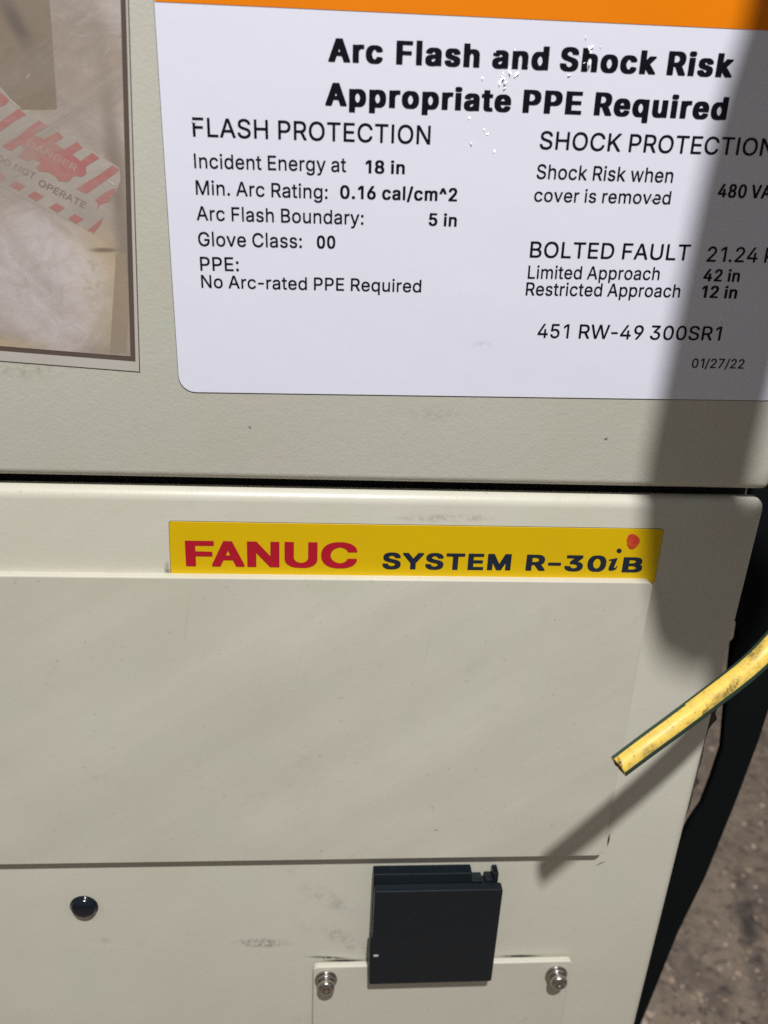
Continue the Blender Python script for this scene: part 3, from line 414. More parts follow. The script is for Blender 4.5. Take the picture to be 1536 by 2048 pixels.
m_steel = M('nickel_plated_steel', (0.50, 0.46, 0.43), 0.22, 1.0); m_steel.mix(m_steel.remap(m_steel.noise(500, 4), 0.5, 0.75, 0, 0.6), (0.22, 0.18, 0.15)); m_steel.rough(m_steel.remap(m_steel.noise(700), 0.3, 0.7, 0.15, 0.38))

m_label = M('white_label_film', (0.79, 0.80, 0.915), 0.34, 0, 0.5)
m_label.mix(m_label.remap(m_label.noise(22, 4, 0.6, m_label.rot(R(-20), (1, 1, 3))), 0.4, 0.75, 0, 0.22), (0.72, 0.725, 0.84))
stain_or_shade(m_label, 965, 690, 0.005, 0.0018, 0, 0.35, (0.4, 0.4, 0.45), 400)
m_label.bump(m_label.noise(35, 3), 0.00025, 0.6)
m_orange = M('orange_print', (0.84, 0.225, 0.001), 0.40, 0, 0.2); m_orange.mix(m_orange.remap(m_orange.noise(40), 0.4, 0.7, 0, 0.25), (0.74, 0.185, 0.001))
m_black = M('black_print', (0.005, 0.005, 0.010), 0.40, 0, 0.15); m_black.mix(m_black.remap(m_black.noise(160, 3), 0.5, 0.8, 0, 0.5), (0.010, 0.010, 0.018))
m_film = M('clear_film_wrinkle', (0.85, 0.86, 0.88), 0.13, 0, 0.8)
m_edge = M('label_edge_grime', (0.06, 0.055, 0.055), 0.7)
m_yellow = M('yellow_label_film', (0.71, 0.465, 0.003), 0.38, 0, 0.25); m_yellow.mix(m_yellow.remap(m_yellow.noise(45, 4), 0.45, 0.75, 0, 0.35), (0.63, 0.40, 0.008)); m_yellow.bump(m_yellow.noise(900, 2), 0.00003)
m_red = M('red_print', (0.44, 0.010, 0.026), 0.38, 0, 0.25); m_red.mix(m_red.remap(m_red.noise(70), 0.45, 0.75, 0, 0.3), (0.36, 0.012, 0.022))
m_slate = M('slate_blue_print', (0.014, 0.021, 0.036), 0.38, 0, 0.25); m_slate.mix(m_slate.remap(m_slate.noise(90), 0.45, 0.75, 0, 0.3), (0.03, 0.038, 0.05))
m_dot = M('red_marker_dab', (0.55, 0.045, 0.02), 0.45); m_dot.mix(m_dot.remap(m_dot.noise(500, 4), 0.45, 0.7, 0, 0.6), (0.66, 0.12, 0.03))

# faded print of crumpled plastic sheeting
m_print = M('faded_print', (0.43, 0.35, 0.29), 0.32, 0, 0.5)
cv = m_print.rot(R(20), (1, 1, 2.2))
m_print.mix(m_print.remap(m_print.noise(38, 5, 0.6, cv, 0.8), 0.42, 0.72), (0.52, 0.47, 0.43))
m_print.mix(m_print.remap(m_print.noise(24, 4, 0.6, m_print.rot(R(-35), (1, 1, 2.5)), 0.6), 0.46, 0.74, 0, 0.75), (0.27, 0.215, 0.185))
m_print.mix(m_print.remap(m_print.noise(120, 5, 0.7, cv, 1.5), 0.56, 0.74, 0, 0.5), (0.66, 0.60, 0.55))
f = m_print.spot(P(195, 560), 0.014, 0.026, R(8), 0.6); m_print.mix(m_print.math('MULTIPLY', f, 0.75), (0.56, 0.44, 0.28))
f = m_print.math('MULTIPLY', m_print.spot(P(85, 560), 0.023, 0.028, R(20), 0.55), m_print.remap(m_print.noise(160, 6, 0.7, None, 1.0), 0.25, 0.6, 0.35, 1))
m_print.mix(m_print.math('MULTIPLY', f, 0.9), (0.68, 0.63, 0.63))
f = m_print.math('MULTIPLY', m_print.spot(P(60, 560), 0.018, 0.018, 0, 0.8), m_print.remap(m_print.noise(420, 4, 0.7), 0.55, 0.75))
m_print.mix(m_print.math('MULTIPLY', f, 0.5), (0.38, 0.32, 0.30))
f = m_print.math('MULTIPLY', m_print.spot(P(188, 560), 0.005, 0.011, 0, 0.9), m_print.remap(m_print.noise(300, 5, 0.7), 0.52, 0.68))
m_print.mix(m_print.math('MULTIPLY', f, 0.7), (0.25, 0.18, 0.11))
f = m_print.spot(P(208, 500), 0.0065, 0.0011, R(2), 0.9); m_print.mix(m_print.math('MULTIPLY', f, 0.85), (0.13, 0.095, 0.06))
f = m_print.spot(P(243, 430), 0.004, 0.06, R(3), 0.9); m_print.mix(m_print.math('MULTIPLY', f, 0.8), (0.22, 0.165, 0.125))
f = m_print.spot(P(10, 690), 0.016, 0.004, 0, 0.9); m_print.mix(m_print.math('MULTIPLY', f, 0.7), (0.62, 0.48, 0.26))
m_print.bump(m_print.noise(60, 4), 0.0003, 0.5)
m_brown = M('faded_brown_print', (0.25, 0.188, 0.132), 0.34)
m_brown.mix(m_brown.remap(m_brown.noise(45, 4), 0.4, 0.7, 0, 0.4), (0.19, 0.142, 0.104))
f = m_brown.spot(P(30, 40), 0.0035, 0.014, R(25), 0.9); m_brown.mix(m_brown.math('MULTIPLY', f, 0.75), (0.09, 0.068, 0.06))
f = m_brown.spot(P(57, 153), 0.0014, 0.0005, R(40), 0.8); m_brown.mix(f, (0.45, 0.36, 0.28))
m_tan = M('faded_tan_print', (0.35, 0.27, 0.19), 0.34); m_tan.mix(m_tan.remap(m_tan.noise(40, 3), 0.4, 0.7, 0, 0.4), (0.25, 0.19, 0.13))
m_line = M('dark_brown_print', (0.105, 0.078, 0.065), 0.34); m_line.mix(m_line.remap(m_line.noise(40, 3), 0.4, 0.7, 0, 0.4), (0.14, 0.105, 0.085))
m_margin = M('aged_white_paper', (0.52, 0.485, 0.44), 0.4); m_margin.mix(m_margin.remap(m_margin.noise(50, 4), 0.4, 0.7, 0, 0.35), (0.44, 0.40, 0.36))
m_tag = M('grey_tag_print', (0.46, 0.415, 0.365), 0.34); m_tag.mix(m_tag.remap(m_tag.noise(60, 4, 0.6), 0.42, 0.7, 0, 0.7), (0.36, 0.31, 0.27))
m_tagred = M('faded_red_print', (0.46, 0.12, 0.12), 0.34); m_tagred.mix(m_tagred.remap(m_tagred.noise(70, 4), 0.42, 0.72, 0, 0.7), (0.43, 0.21, 0.18))
for mm, ca in ((m_tagred, (0.43, 0.30, 0.265)), (m_tag, (0.41, 0.345, 0.30))):
    mm.mix(mm.remap(mm.noise(75, 5, 0.65, None, 0.8), 0.42, 0.68, 0.05, 0.6), ca)
m_tagink = M('faded_ink_print', (0.23, 0.135, 0.115), 0.34); m_tagink.mix(m_tagink.remap(m_tagink.noise(200, 3), 0.4, 0.65, 0, 0.6), (0.33, 0.25, 0.22))
m_tagpale = M('pale_letter_print', (0.50, 0.36, 0.33), 0.34); m_tagpale.mix(m_tagpale.remap(m_tagpale.noise(250, 3), 0.4, 0.65, 0, 0.7), (0.43, 0.22, 0.20))
m_glint = M('pale_crease_print', (0.62, 0.57, 0.52), 0.34); m_glint.mix(m_glint.remap(m_glint.noise(300), 0.4, 0.7, 0, 0.6), (0.45, 0.38, 0.33))

# ------------------------------------------------------------------ floor
m_floor = M('oily_concrete', (0.37, 0.282, 0.212), 0.62, 0, 0.4)
m_floor.mix(m_floor.remap(m_floor.noise(11, 5, 0.6), 0.42, 0.62, 0, 1.0), (0.21, 0.163, 0.132))
m_floor.mix(m_floor.remap(m_floor.noise(38, 6, 0.7), 0.46, 0.62, 0, 0.85), (0.42, 0.325, 0.25))
m_floor.mix(m_floor.remap(m_floor.noise(70, 5, 0.75), 0.54, 0.64, 0, 0.9), (0.05, 0.04, 0.037))
m_floor.mix(m_floor.remap(m_floor.noise(120, 3, 0.6), 0.63, 0.70, 0, 0.8), (0.70, 0.58, 0.46))
m_floor.bump(m_floor.noise(90, 5, 0.7), 0.004)
# oily drag mark
fa = floor_at(1475, 1720); fb = floor_at(1530, 2030); mid = (fa + fb) / 2; dd = fb - fa
sub = m_floor.n('ShaderNodeVectorMath'); sub.operation = 'SUBTRACT'; sub.inputs[1].default_value = mid; m_floor.l(m_floor.pos, sub.inputs[0])
mpn = m_floor.n('ShaderNodeMapping'); mpn.inputs['Rotation'].default_value = (0, 0, -math.atan2(dd.y, dd.x)); m_floor.l(sub.outputs[0], mpn.inputs['Vector'])
mul = m_floor.n('ShaderNodeVectorMath'); mul.operation = 'MULTIPLY'; mul.inputs[1].default_value = (1 / (dd.length * 0.75), 1 / 0.022, 0); m_floor.l(mpn.outputs[0], mul.inputs[0])
lnn = m_floor.n('ShaderNodeVectorMath'); lnn.operation = 'LENGTH'; m_floor.l(mul.outputs[0], lnn.inputs[0])
m_floor.mix(m_floor.math('MULTIPLY', m_floor.remap(lnn.outputs['Value'], 1, 0.2, 0, 1, True), m_floor.remap(m_floor.noise(45, 4), 0.35, 0.6, 0.2, 0.85)), (0.055, 0.047, 0.05))
b = bmesh.new(); poly(b, [Vector((-6, -6, 0)), Vector((6, -6, 0)), Vector((6, 8, 0)), Vector((-6, 8, 0))])
fl = obj('floor', b, m_floor); fl['kind'] = 'structure'

random.seed(5)
m_grit = M('pale_grit', (0.72, 0.60, 0.48), 0.6); m_grit.mix(m_grit.remap(m_grit.noise(60, 2), 0.4, 0.6), (0.5, 0.36, 0.26))
b = bmesh.new()
for i in range(230):
    p = floor_at(random.uniform(1280, 1620), random.uniform(1400, 2100)); r = random.choice((0.0010, 0.0014, 0.002, 0.003, 0.0042))
    s = bmesh.ops.create_icosphere(b, subdivisions=1, radius=r)['verts']
    sx_, sy_ = random.uniform(0.6, 1.5), random.uniform(0.6, 1.4)
    for v in s: v.co = Vector((v.co.x * sx_ * random.uniform(0.8, 1.2), v.co.y * sy_, v.co.z * 0.55)) + p + Vector((0, 0, r * 0.35))
gr = obj('floor_grit', b, m_grit); gr['kind'] = 'stuff'; gr['label'] = 'pale grit scattered over the brown concrete floor'; gr['category'] = 'grit'

# ------------------------------------------------------------------ the cabinet
XR = 0.1512                       # right edge of both doors
ZG0 = P(768, 967.5).z             # lower lip of the upper door
ZG1 = P(768, 983.2).z - 0.0006             # upper edge of the lower door
cab = thing('control_cabinet', Vector((-0.15, 0.22, 0.0)), 'large beige painted metal cabinet with a black seam between its upper and lower doors', 'cabinet')
obj('body', box(-0.50, XR - 0.0002, 0.0105, 0.46, 0.04, 1.35, 0.002), m_dark, cab)
obj('upper_door', box(-0.52, XR + 0.0016, 0.0, 0.0075, ZG0 + 0.0002, 1.32, 0.0028, 4), m_upper.m, cab, True)
b = box(-0.52, XR + 0.0022, 0.0, 0.0090, 0.08, ZG1, 0.0042, 5)
for v in b.verts:
    if v.co.x > 0: v.co.x += (v.co.z - ZG1) * 0.0165
obj('lower_door', b, m_lower.m, cab, True)

# raised cover plate on the lower door
PY = -0.0034
pts = [P(-500, 1143, PY), P(1303, 1166.5, PY), P(1207.5, 1716, PY), P(-500, 1740, PY)]
zt = (P(300, 1153.5, PY).z + P(1200, 1164.5, PY).z) / 2; zb = (P(300, 1727, PY).z + P(1100, 1712.5, PY).z) / 2
xr = (P(1301, 1200, PY).x + P(1210, 1690, PY).x) / 2
pts = [Vector((-0.49, 0, zt)), Vector((xr, 0, zt)), Vector((xr, 0, zb)), Vector((-0.49, 0, zb))]
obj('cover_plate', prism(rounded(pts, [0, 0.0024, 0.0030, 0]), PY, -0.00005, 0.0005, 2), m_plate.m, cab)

# chipped seal along the right door edge
b = bmesh.new(); random.seed(3)
N = 46; v0 = []; v1 = []
za, zb_ = P(1421, 1432).z, P(1383, 1652).z
for i in range(N + 1):
    t = i / N; z = za + (zb_ - za) * t
    wd = 0.0016 + 0.0003 * math.sin(17 * t) + 0.0021 * math.exp(-((t - 0.09) / 0.045) ** 2) + 0.0019 * math.exp(-((t - 0.66) / 0.035) ** 2) + 0.0014 * math.exp(-(t / 0.03) ** 2)
    wd += random.uniform(-0.0001, 0.0001)
    xe = XR + 0.0022 + (z - ZG1) * 0.0165
    v0.append(b.verts.new((xe - 0.0035, 0.0047, z))); v1.append(b.verts.new((xe + wd, 0.0047, z)))
for i in range(N): b.faces.new((v0[i], v0[i + 1], v1[i + 1], v1[i]))
r = bmesh.ops.extrude_face_region(b, geom=b.faces[:])
for v in [g for g in r['geom'] if isinstance(g, bmesh.types.BMVert)]: v.co.y = 0.0085
obj('edge_seal', b, m_seal.m, cab)

# round hole plug
c = P(168.5, 1812)
b = lathe([(0.0056, 0.0), (0.0056, 0.0004), (0.0053, 0.0006), (0.0051, 0.0008), (0.0049, 0.0014), (0.0042, 0.0022), (0.0030, 0.0029), (0.0015, 0.0032), (0, 0.0033)], Vector((c.x, -0.0001, c.z)), (0, -1, 0))
obj('hole_plug', b, m_gloss_navy.m, cab, True)

# lower bracket, standing off the door
BY = -0.0035
zbr = (P(700, 1934, BY).z + P(1100, 1923, BY).z) / 2
xl, xr2 = P(626, 1960, BY).x, P(1139, 1960, BY).x
m_bracket = paint('beige_bracket_paint', BEIGE, 0.000045, 0.2)
br_pts = [Vector((xl, 0, zbr)), Vector((xr2, 0, zbr)), Vector((xr2, 0, zbr - 0.16)), Vector((xl, 0, zbr - 0.16))]
bra = obj('bracket', prism(rounded(br_pts, [0.0022, 0.0022, 0, 0]), BY, -0.0012, 0.0006, 2), m_bracket.m, cab)
for px, py in ((652, 1957), (1112, 1947)):
    c = P(px, py, BY); ax = Vector((0.02, -1, 0.03))
    b = lathe([(0.0022, 0.0), (0.0047, 0.0), (0.0048, 0.0003), (0.0048, 0.0009), (0.0046, 0.0011), (0.0034, 0.0011)], Vector((c.x, BY, c.z)), ax)
    obj('washer', b, m_steel.m, bra, True)
    b = lathe([(0.0030, 0.0011), (0.0040, 0.0011), (0.0041, 0.0014), (0.0041, 0.0023), (0.0039, 0.0025), (0.0033, 0.0026), (0.0033, 0.0027), (0.0036, 0.0029), (0.00365, 0.0048), (0.0033, 0.0055), (0.0025, 0.0060), (0.0017, 0.0061), (0.0013, 0.0052), (0.0, 0.0046)], Vector((c.x, BY, c.z)), ax)
    obj('screw', b, m_steel.m, bra, True)

# hinged port cover
HY, FY = -0.0052, -0.0092
hx0, hx1 = P(746, 1732).x, P(993, 1729).x
hz1 = (P(745, 1731, -0.0004).z + P(992, 1728, -0.0004).z) / 2; hz0 = hz1 - 0.060
b = bmesh.new()
box(hx0, hx1 - 0.0110, HY, -0.0002, hz0, hz1, 0.0004, 2, b)
box(hx1 - 0.0022, hx1, HY, -0.0002, hz0, hz1 - 0.0004, 0.0004, 2, b)
box(hx1 - 0.0112, hx1 - 0.0064, HY + 0.0001, -0.0004, hz0, hz1 - 0.0042, 0.0003, 2, b)
box(hx1 - 0.0052, hx1 - 0.0020, HY + 0.0001, -0.0004, hz0, hz1 - 0.0038, 0.0003, 2, b)
box(hx1 - 0.0067, hx1 - 0.0049, HY + 0.0003, -0.0004, hz0, hz1 - 0.0060, 0.0003, 2, b)
pc = obj('port_cover', b, m_navy.m, cab)
fx0, fx1 = P(749, 1790, FY).x, P(1006.5, 1780, FY).x
fz1 = (P(760, 1785, FY).z + P(1000, 1779.5, FY).z) / 2; fz0 = (P(739, 1969, FY).z + P(980, 1964, FY).z) / 2
fp = [Vector((fx0, 0, fz1)), Vector((fx1, 0, fz1)), Vector((fx1, 0, fz0)), Vector((fx0 - 0.0004, 0, fz0)), Vector((fx0 - 0.0011, 0, fz0 + 0.022)), Vector((fx0 - 0.0010, 0, fz0 + 0.0255)), Vector((fx0, 0, fz0 + 0.0275))]
obj('flap', prism(rounded(fp, [0.0008, 0.0008, 0.0010, 0.0008, 0.0003, 0.0003, 0.0005], 3), FY, HY - 0.0002, 0.0005, 2), m_navy.m, pc)
c = P(751, 1911, FY)
obj('latch', box(c.x - 0.0009, c.x + 0.0012, FY - 0.0005, FY + 0.0006, c.z - 0.0004, c.z + 0.0005, 0.0002, 2), m_grey.m, pc)

# ------------------------------------------------------------------ warning label on the upper door
LY = -0.0003
wl_ = thing('warning_label', P(900, 700), 'white arc flash warning label with orange band and black lettering on the upper door', 'label')
TL = P(308.9, 8); BL = P(357.5, 752)
du = (TL - BL).normalized(); dr = Vector((du.z, 0, -du.x))
bl = P(389, 783.8); base = bl + dr * ((BL - bl).dot(dr))       # lower left corner before rounding
rt = (0.1478 - base.x) / dr.x
c4 = [base + du * 0.185, base + du * 0.185 + dr * rt, base + dr * rt, base]
obj('edge_grime', prism(rounded([c4[0] - dr * 0.00018, c4[1] + dr * 0.00018, c4[2] + dr * 0.00018 - du * 0.00022, c4[3] - dr * 0.00018 - du * 0.00022], [0.004, 0.004, 0.0045, 0.0050]), -0.00012, -0.00002), m_edge.m, wl_)
obj('sheet', prism(rounded(c4, [0.004, 0.004, 0.0045, 0.0050]), LY, -0.00004), m_label.m, wl_)
o1 = P(310, 3.5, LY); ot = (o1 - base).dot(du)
band = [base + du * 0.1849 + dr * 0.0002, base + du * 0.1849 + dr * (rt - 0.0002), base + du * (ot - 0.0003) + dr * (rt - 0.0002), base + du * ot + dr * 0.0002]
e1, e2 = P(310, 3.5), P(1533.6, 61.0); ed = (e2 - e1).normalized()
band[2] = e1 + ed * ((rt - 0.0002) / ed.dot(dr)); band[3] = e1
obj('orange_band', prism(rounded(band, [0.004, 0.004, 0, 0]), LY - 0.00012, LY - 0.00001), m_orange.m, wl_)
TY = LY - 0.00012
b = bmesh.new()
h1 = lambda x: (x, 122.9 + (x - 656.5) * 31.9 / 805.7)
h2 = lambda x: (x, 210.6 + (x - 650.5) * 29.1 / 800)
for s, x0, x1 in (('Arc', 656.5, 765.5), ('Flash', 792, 958.5), ('and', 983.5, 1096), ('Shock', 1118.5, 1310), ('Risk', 1332.5, 1463)): text(b, s, 'h', h1(x0), h1(x1), 47.5, TY)
for s, x0, x1 in (('Appropriate', 650.5, 1021), ('PPE', 1044.5, 1162), ('Required', 1187, 1452)): text(b, s, 'h', h2(x0), h2(x1), 46, TY)
obj('heading', b, m_black.m, wl_, recalc=False)
b = bmesh.new()
for s, st, l, r_, cp in [('FLASH PROTECTION', 'r', (386, 272.5), (860.3, 288.6), 38), ('Incident Energy at', 'r', (388.8, 335.8), (692.3, 343.9), 29),
    ('18 in', 'b', (731, 346), (809.4, 348), 26), ('Min. Arc Rating:', 'r', (392, 388.7), (655.2, 397.6), 28.5), ('0.16 cal/cm^2', 'b', (680.2, 396.8), (914, 402.4), 26.5),
    ('Arc Flash Boundary:', 'r', (393.6, 440), (727, 449.3), 28), ('5 in', 'b', (857, 450.9), (913, 452.9), 25), ('Glove Class:', 'r', (396.9, 491.7), (604, 495.7), 28),
    ('00', 'b', (633.8, 496.5), (670.8, 496.9), 25.5), ('PPE:', 'r', (400.9, 540.9), (478, 542.1), 27.5), ('No Arc-rated PPE Required', 'r', (402.9, 575.2), (842.1, 584.5), 25.5)]:
    text(b, s, st, l, r_, cp, TY)
obj('flash_lettering', b, m_black.m, wl_, recalc=False)
b = bmesh.new(); SH = 0.0
for s, st, l, r_, cp, ref in [('SHOCK PROTECTION', 'r', (1078.7, 297.9), (1545, 312.6), 36, None), ('Shock Risk when', 'r', (1072.6, 357.2), (1344.7, 365.3), 29, None),
    ('cover is removed', 'r', (1067.8, 402.8), (1340, 408.5), 26.5, None), ('480 VAC', 'b', (1434.7, 394.8), (1491, 396.4), 27, '480'), ('BOLTED FAULT', 'r', (1059.3, 514.7), (1378, 520.7), 32, None),
    ('21.24 kA', 'r', (1412.5, 523.5), (1513.4, 525.2), 30, '21.24'), ('Limited Approach', 'r', (1055.3, 557), (1318, 559.9), 26, None), ('42 in', 'b', (1405.6, 562.3), (1478, 563.9), 24, None),
    ('Restricted Approach', 'r', (1051.2, 590.5), (1359, 594.6), 26, None), ('12 in', 'b', (1401.6, 595.4), (1472.5, 597.4), 24, None), ('451', 'r', (1074.4, 675.3), (1136.5, 676.4), 28, None), ('RW-49', 'r', (1157, 676.7), (1285, 678.8), 28, None), ('300SR1', 'r', (1299, 679), (1440, 681.3), 28, None),
    ('01/27/22', 'r', (1382.7, 735.6), (1486.8, 737.4), 18.5, None)]:
    text(b, s, st, l, r_, cp, TY, SH, ref)
obj('shock_lettering', b, m_black.m, wl_, recalc=False)
# worn-off ink
SY = TY - 0.00006
for q in ([(382, 240.5), (392, 241), (390, 246.5), (383, 243.5)], [(1303, 392), (1311, 388), (1309, 396), (1302, 402)]):
    obj('worn_patch', poly(bmesh.new(), [P(x, y, SY) for x, y in q]), m_label.m, wl_, recalc=False)
# crinkles of the clear film that catch the lamp
random.seed(11); b = bmesh.new()
CR = [(1005, 155, 5), (1008, 168, 6), (1012, 175, 4), (1002, 162, 4), (1020, 147, 4), (1030, 149, 4), (1036, 145, 4), (1004, 146, 3), (1018, 136, 3), (966, 158, 2.5), (937, 238, 3), (968, 258, 2.5), (975, 266, 2.5), (942, 287, 3), (988, 303, 2),
      (1180, 98, 5), (1184, 104, 4), (1178, 126, 5), (1176, 132, 3), (1142, 147, 4.5), (1160, 109, 3), (1172, 74, 2), (1184, 90, 2), (1203, 94, 2.5), (1168, 127, 2.5), (1055, 131, 3), (990, 106, 2.5), (1030, 101, 2)]
for px, py, sz in CR:
    c = P(px, py, TY); s = sz * 0.000115
    for k in range(2 if sz > 4.5 else 1):
        cc = c + Vector((random.uniform(-s, s), 0, random.uniform(-s, s)))
        a = random.uniform(0.3, 2.4); L_ = s * random.uniform(0.8, 1.7); W_ = L_ * random.uniform(0.16, 0.32)
        tv = Vector((math.cos(a), 0, math.sin(a))); nv = Vector((-tv.z, 0, tv.x))
        tilt = 0.50 + random.uniform(-0.07, 0.07); sxl = -0.08 + random.uniform(-0.06, 0.06)
        ring = []
        for (u_, v_) in ((-1, -0.2), (-0.3, -1), (0.6, -0.8), (1, 0.1), (0.3, 1), (-0.5, 0.8)):
            q = cc + tv * (u_ * L_ * random.uniform(0.8, 1.1)) + nv * (v_ * W_ * random.uniform(0.7, 1.1))
            # facet leaning so that it looks up to the lamp
            q.y = TY - 0.00005 - s * 0.45 + (q.z - cc.z) * tilt + (q.x - cc.x) * sxl
            ring.append(q)
        my = max(q.y for q in ring) - (TY - 0.00003)
        for q in ring: q.y -= my
        fr = [b.verts.new(q) for q in ring]; bk = [b.verts.new((q.x, TY - 0.00002, q.z)) for q in ring]
        b.faces.new(fr)
        for i in range(6): b.faces.new((fr[i], fr[(i + 1) % 6], bk[(i + 1) % 6], bk[i]))
fw = obj('film_wrinkles', b, m_film.m, wl_); 

# ------------------------------------------------------------------ yellow name label on the lower door
nl = thing('name_label', P(830, 1105), 'long yellow name label with red and slate lettering above the cover plate', 'label')
n4 = [P(338, 1042.3), P(1326.8, 1058.0), P(1308, 1166.5), P(342.4, 1152)]
obj('edge_grime', prism(rounded([n4[0] + Vector((-0.00015, 0, 0.00018)), n4[1] + Vector((0.00015, 0, 0.00018)), n4[2] + Vector((0.0001, 0, -0.0001)), n4[3] + Vector((-0.00015, 0, -0.0001))], [0.0011, 0.0013, 0.0013, 0.0006]), -0.00012, -0.00002), m_edge.m, nl)
obj('sheet', prism(rounded(n4, [0.0011, 0.0013, 0.0013, 0.0006]), LY, -0.00004, 0.00008, 1), m_yellow.m, nl)
b = bmesh.new(); fx = lambda x: (300 + x / 2.954, 1000 + (391 + (x - 213) * 0.0125) / 2.954)
for s, x0, x1 in (('F', 213, 382), ('A', 367, 559), ('N', 575, 765), ('U', 795, 988), ('C', 1010, 1221)): text(b, s, 'x', fx(x0), fx(x1), 51.2, TY)
obj('red_lettering', b, m_red.m, nl, recalc=False)
b = bmesh.new()
text(b, 'SYSTEM', 'x', (764.4, 1138), (1020.4, 1140.8), 33, TY, 0.0)
text(b, 'R-30', 'x', (1050.5, 1141.2), (1210, 1143.4), 32, TY, 0.0)
text(b, 'B', 'x', (1243, 1144.6), (1282.8, 1145), 30, TY, 0.0)
Z = lambda x, y: P(820 + x / 2.954, 1000 + y / 2.954, TY)
poly(b, [Z(*q) for q in ((1176, 352), (1228, 342), (1206, 396), (1207, 402), (1213, 400), (1224, 388), (1227, 391), (1216, 410), (1200, 417), (1180, 418), (1172, 410), (1176, 394), (1192, 358), (1176, 360))])
poly(b, [Z(1236 + 15 * math.cos(k * math.pi / 8), 300 + 13.5 * math.sin(k * math.pi / 8)) for k in range(16)])
obj('slate_lettering', b, m_slate.m, nl, recalc=False)
b = prism([Z(*q) for q in ((1310, 198), (1335, 206), (1356, 228), (1357, 250), (1342, 274), (1318, 290), (1296, 286), (1284, 264), (1282, 232), (1292, 206))], TY - 0.0001, TY, 0.00006, 1)
obj('red_dab', b, m_dot.m, nl)

# ------------------------------------------------------------------ faded print in the corner of the upper door
ph = thing('faded_print', P(150, 600), 'faded brownish photo print showing a striped danger tag, stuck left of the warning label', 'print')
Y1, Y2, Y3, Y4, Y5, Y6 = [-0.00025 - 0.00004 * k for k in range(6)]
cr_ = P(278.7, 742.9); ev = (P(256, 0) - cr_).normalized(); eh = (P(0, 721) - cr_).normalized()
def sheet4(inset, top=0.155, left=0.115):
    o = cr_ + ev * inset + eh * inset
    return [o, o + ev * top, o + ev * top + eh * left, o + eh * left]
g4 = sheet4(-0.00025); obj('edge_grime', prism(g4, -0.00012, -0.00002), m_edge.m, ph)
obj('sheet', prism(sheet4(0), Y1, -0.00004), m_margin.m, ph)
i0 = P(268.5, 723, Y2)
def inner(px, py, Yk, rot=0.0):
    o = P(px, py, Yk)
    return [o, o + ev * 0.15, o + ev * 0.15 + eh * 0.108, o + eh * 0.108]
fr = inner(271, 723, Y2); frt = P(251.5, 0, Y2); fr[1] = fr[0] + (frt - fr[0]).normalized() * 0.15; fr[2] = fr[1] + eh * 0.11
obj('frame_line', prism(fr, Y2, Y1 - 0.00001), m_line.m, ph)
pi_ = inner(261, 713, Y3); pt = P(241, 0, Y3); pi_[1] = pi_[0] + (pt - pi_[0]).normalized() * 0.146; pi_[2] = pi_[1] + eh * 0.106
obj('picture', prism(pi_, Y3, Y2 - 0.00001), m_print.m, ph)
b = bmesh.new(); Q = lambda pts, Yk: [P(x, y, Yk) for x, y in pts]
poly(b, Q([(-60, -60), (98, -60), (99, 0), (107, 110), (114, 216), (110, 219), (45, 219), (28, 205), (14, 189), (0, 172), (-60, 110)], Y4))
obj('brown_block', b, m_brown.m, ph, recalc=False)
b = bmesh.new(); poly(b, Q([(232, 508), (252, 506), (258, 600), (253, 705), (220, 706), (226, 600)], Y4))
obj('tan_strip', b, m_tan.m, ph, recalc=False)
T = lambda pts, Yk: [P(x / 5.12, 150 + y / 5.12, Yk) for x, y in pts]
b = bmesh.new()
poly(b, T([(-200, 20), (0, 145), (100, 250), (210, 345), (400, 440), (700, 620), (1010, 820), (1225, 950), (1235, 1080), (1190, 1190), (1100, 1330), (1055, 1440), (960, 1640), (830, 1550), (550, 1420), (250, 1270), (0, 1140), (-200, 1040)], Y4))
obj('danger_tag', b, m_tag.m, ph, recalc=False)
b = bmesh.new()
for s in ([(-80, 130), (0, 175), (95, 255), (60, 300), (0, 330), (-80, 360)], [(190, 345), (270, 405), (150, 470), (0, 580), (-60, 610), (-60, 520), (80, 420)],
          [(400, 465), (490, 525), (300, 640), (110, 780), (20, 725), (170, 640), (290, 545)], [(595, 580), (650, 640), (560, 695), (460, 650)], [(790, 685), (845, 745), (730, 820), (660, 760)],
          [(945, 795), (1020, 850), (880, 935), (800, 900)], [(1150, 925), (1225, 965), (1180, 1010), (880, 1220), (780, 1165), (1000, 1030)],
          [(1190, 1150), (1180, 1200), (1110, 1300), (1020, 1330), (990, 1390), (1000, 1310), (970, 1280), (1080, 1200)],
          [(-60, 960), (0, 985), (70, 1045), (30, 1080), (-60, 1090)], [(90, 1130), (160, 1085), (260, 1140), (195, 1190)], [(280, 1235), (355, 1190), (450, 1245), (370, 1295)],
          [(500, 1355), (580, 1310), (660, 1360), (590, 1415)], [(700, 1470), (765, 1420), (860, 1475), (780, 1525)], [(895, 1590), (1055, 1460), (1030, 1530), (960, 1615)]):
    poly(b, T(s, Y5))
poly(b, T([(200, 680), (300, 610), (380, 622), (560, 700), (700, 790), (790, 850), (880, 940), (885, 1010), (840, 1040), (760, 1030), (690, 1095), (600, 1085), (560, 1035), (500, 995), (400, 985), (365, 940), (425, 895), (340, 860), (280, 885), (180, 830), (250, 765)], Y5 - 0.00002))
obj('red_stripes', b, m_tagred.m, ph, recalc=False)
tp = lambda x, y: (x / 5.12, 150 + y / 5.12)
b = bmesh.new()
text(b, 'DANGER', 'r', tp(270, 720), tp(770, 990), 14, Y6, 0.1)
obj('pale_letters', b, m_tagpale.m, ph, recalc=False)
b = bmesh.new()
text(b, 'DO NOT', 'r', tp(-45, 870), tp(345, 1070), 14, Y6, 0.1)
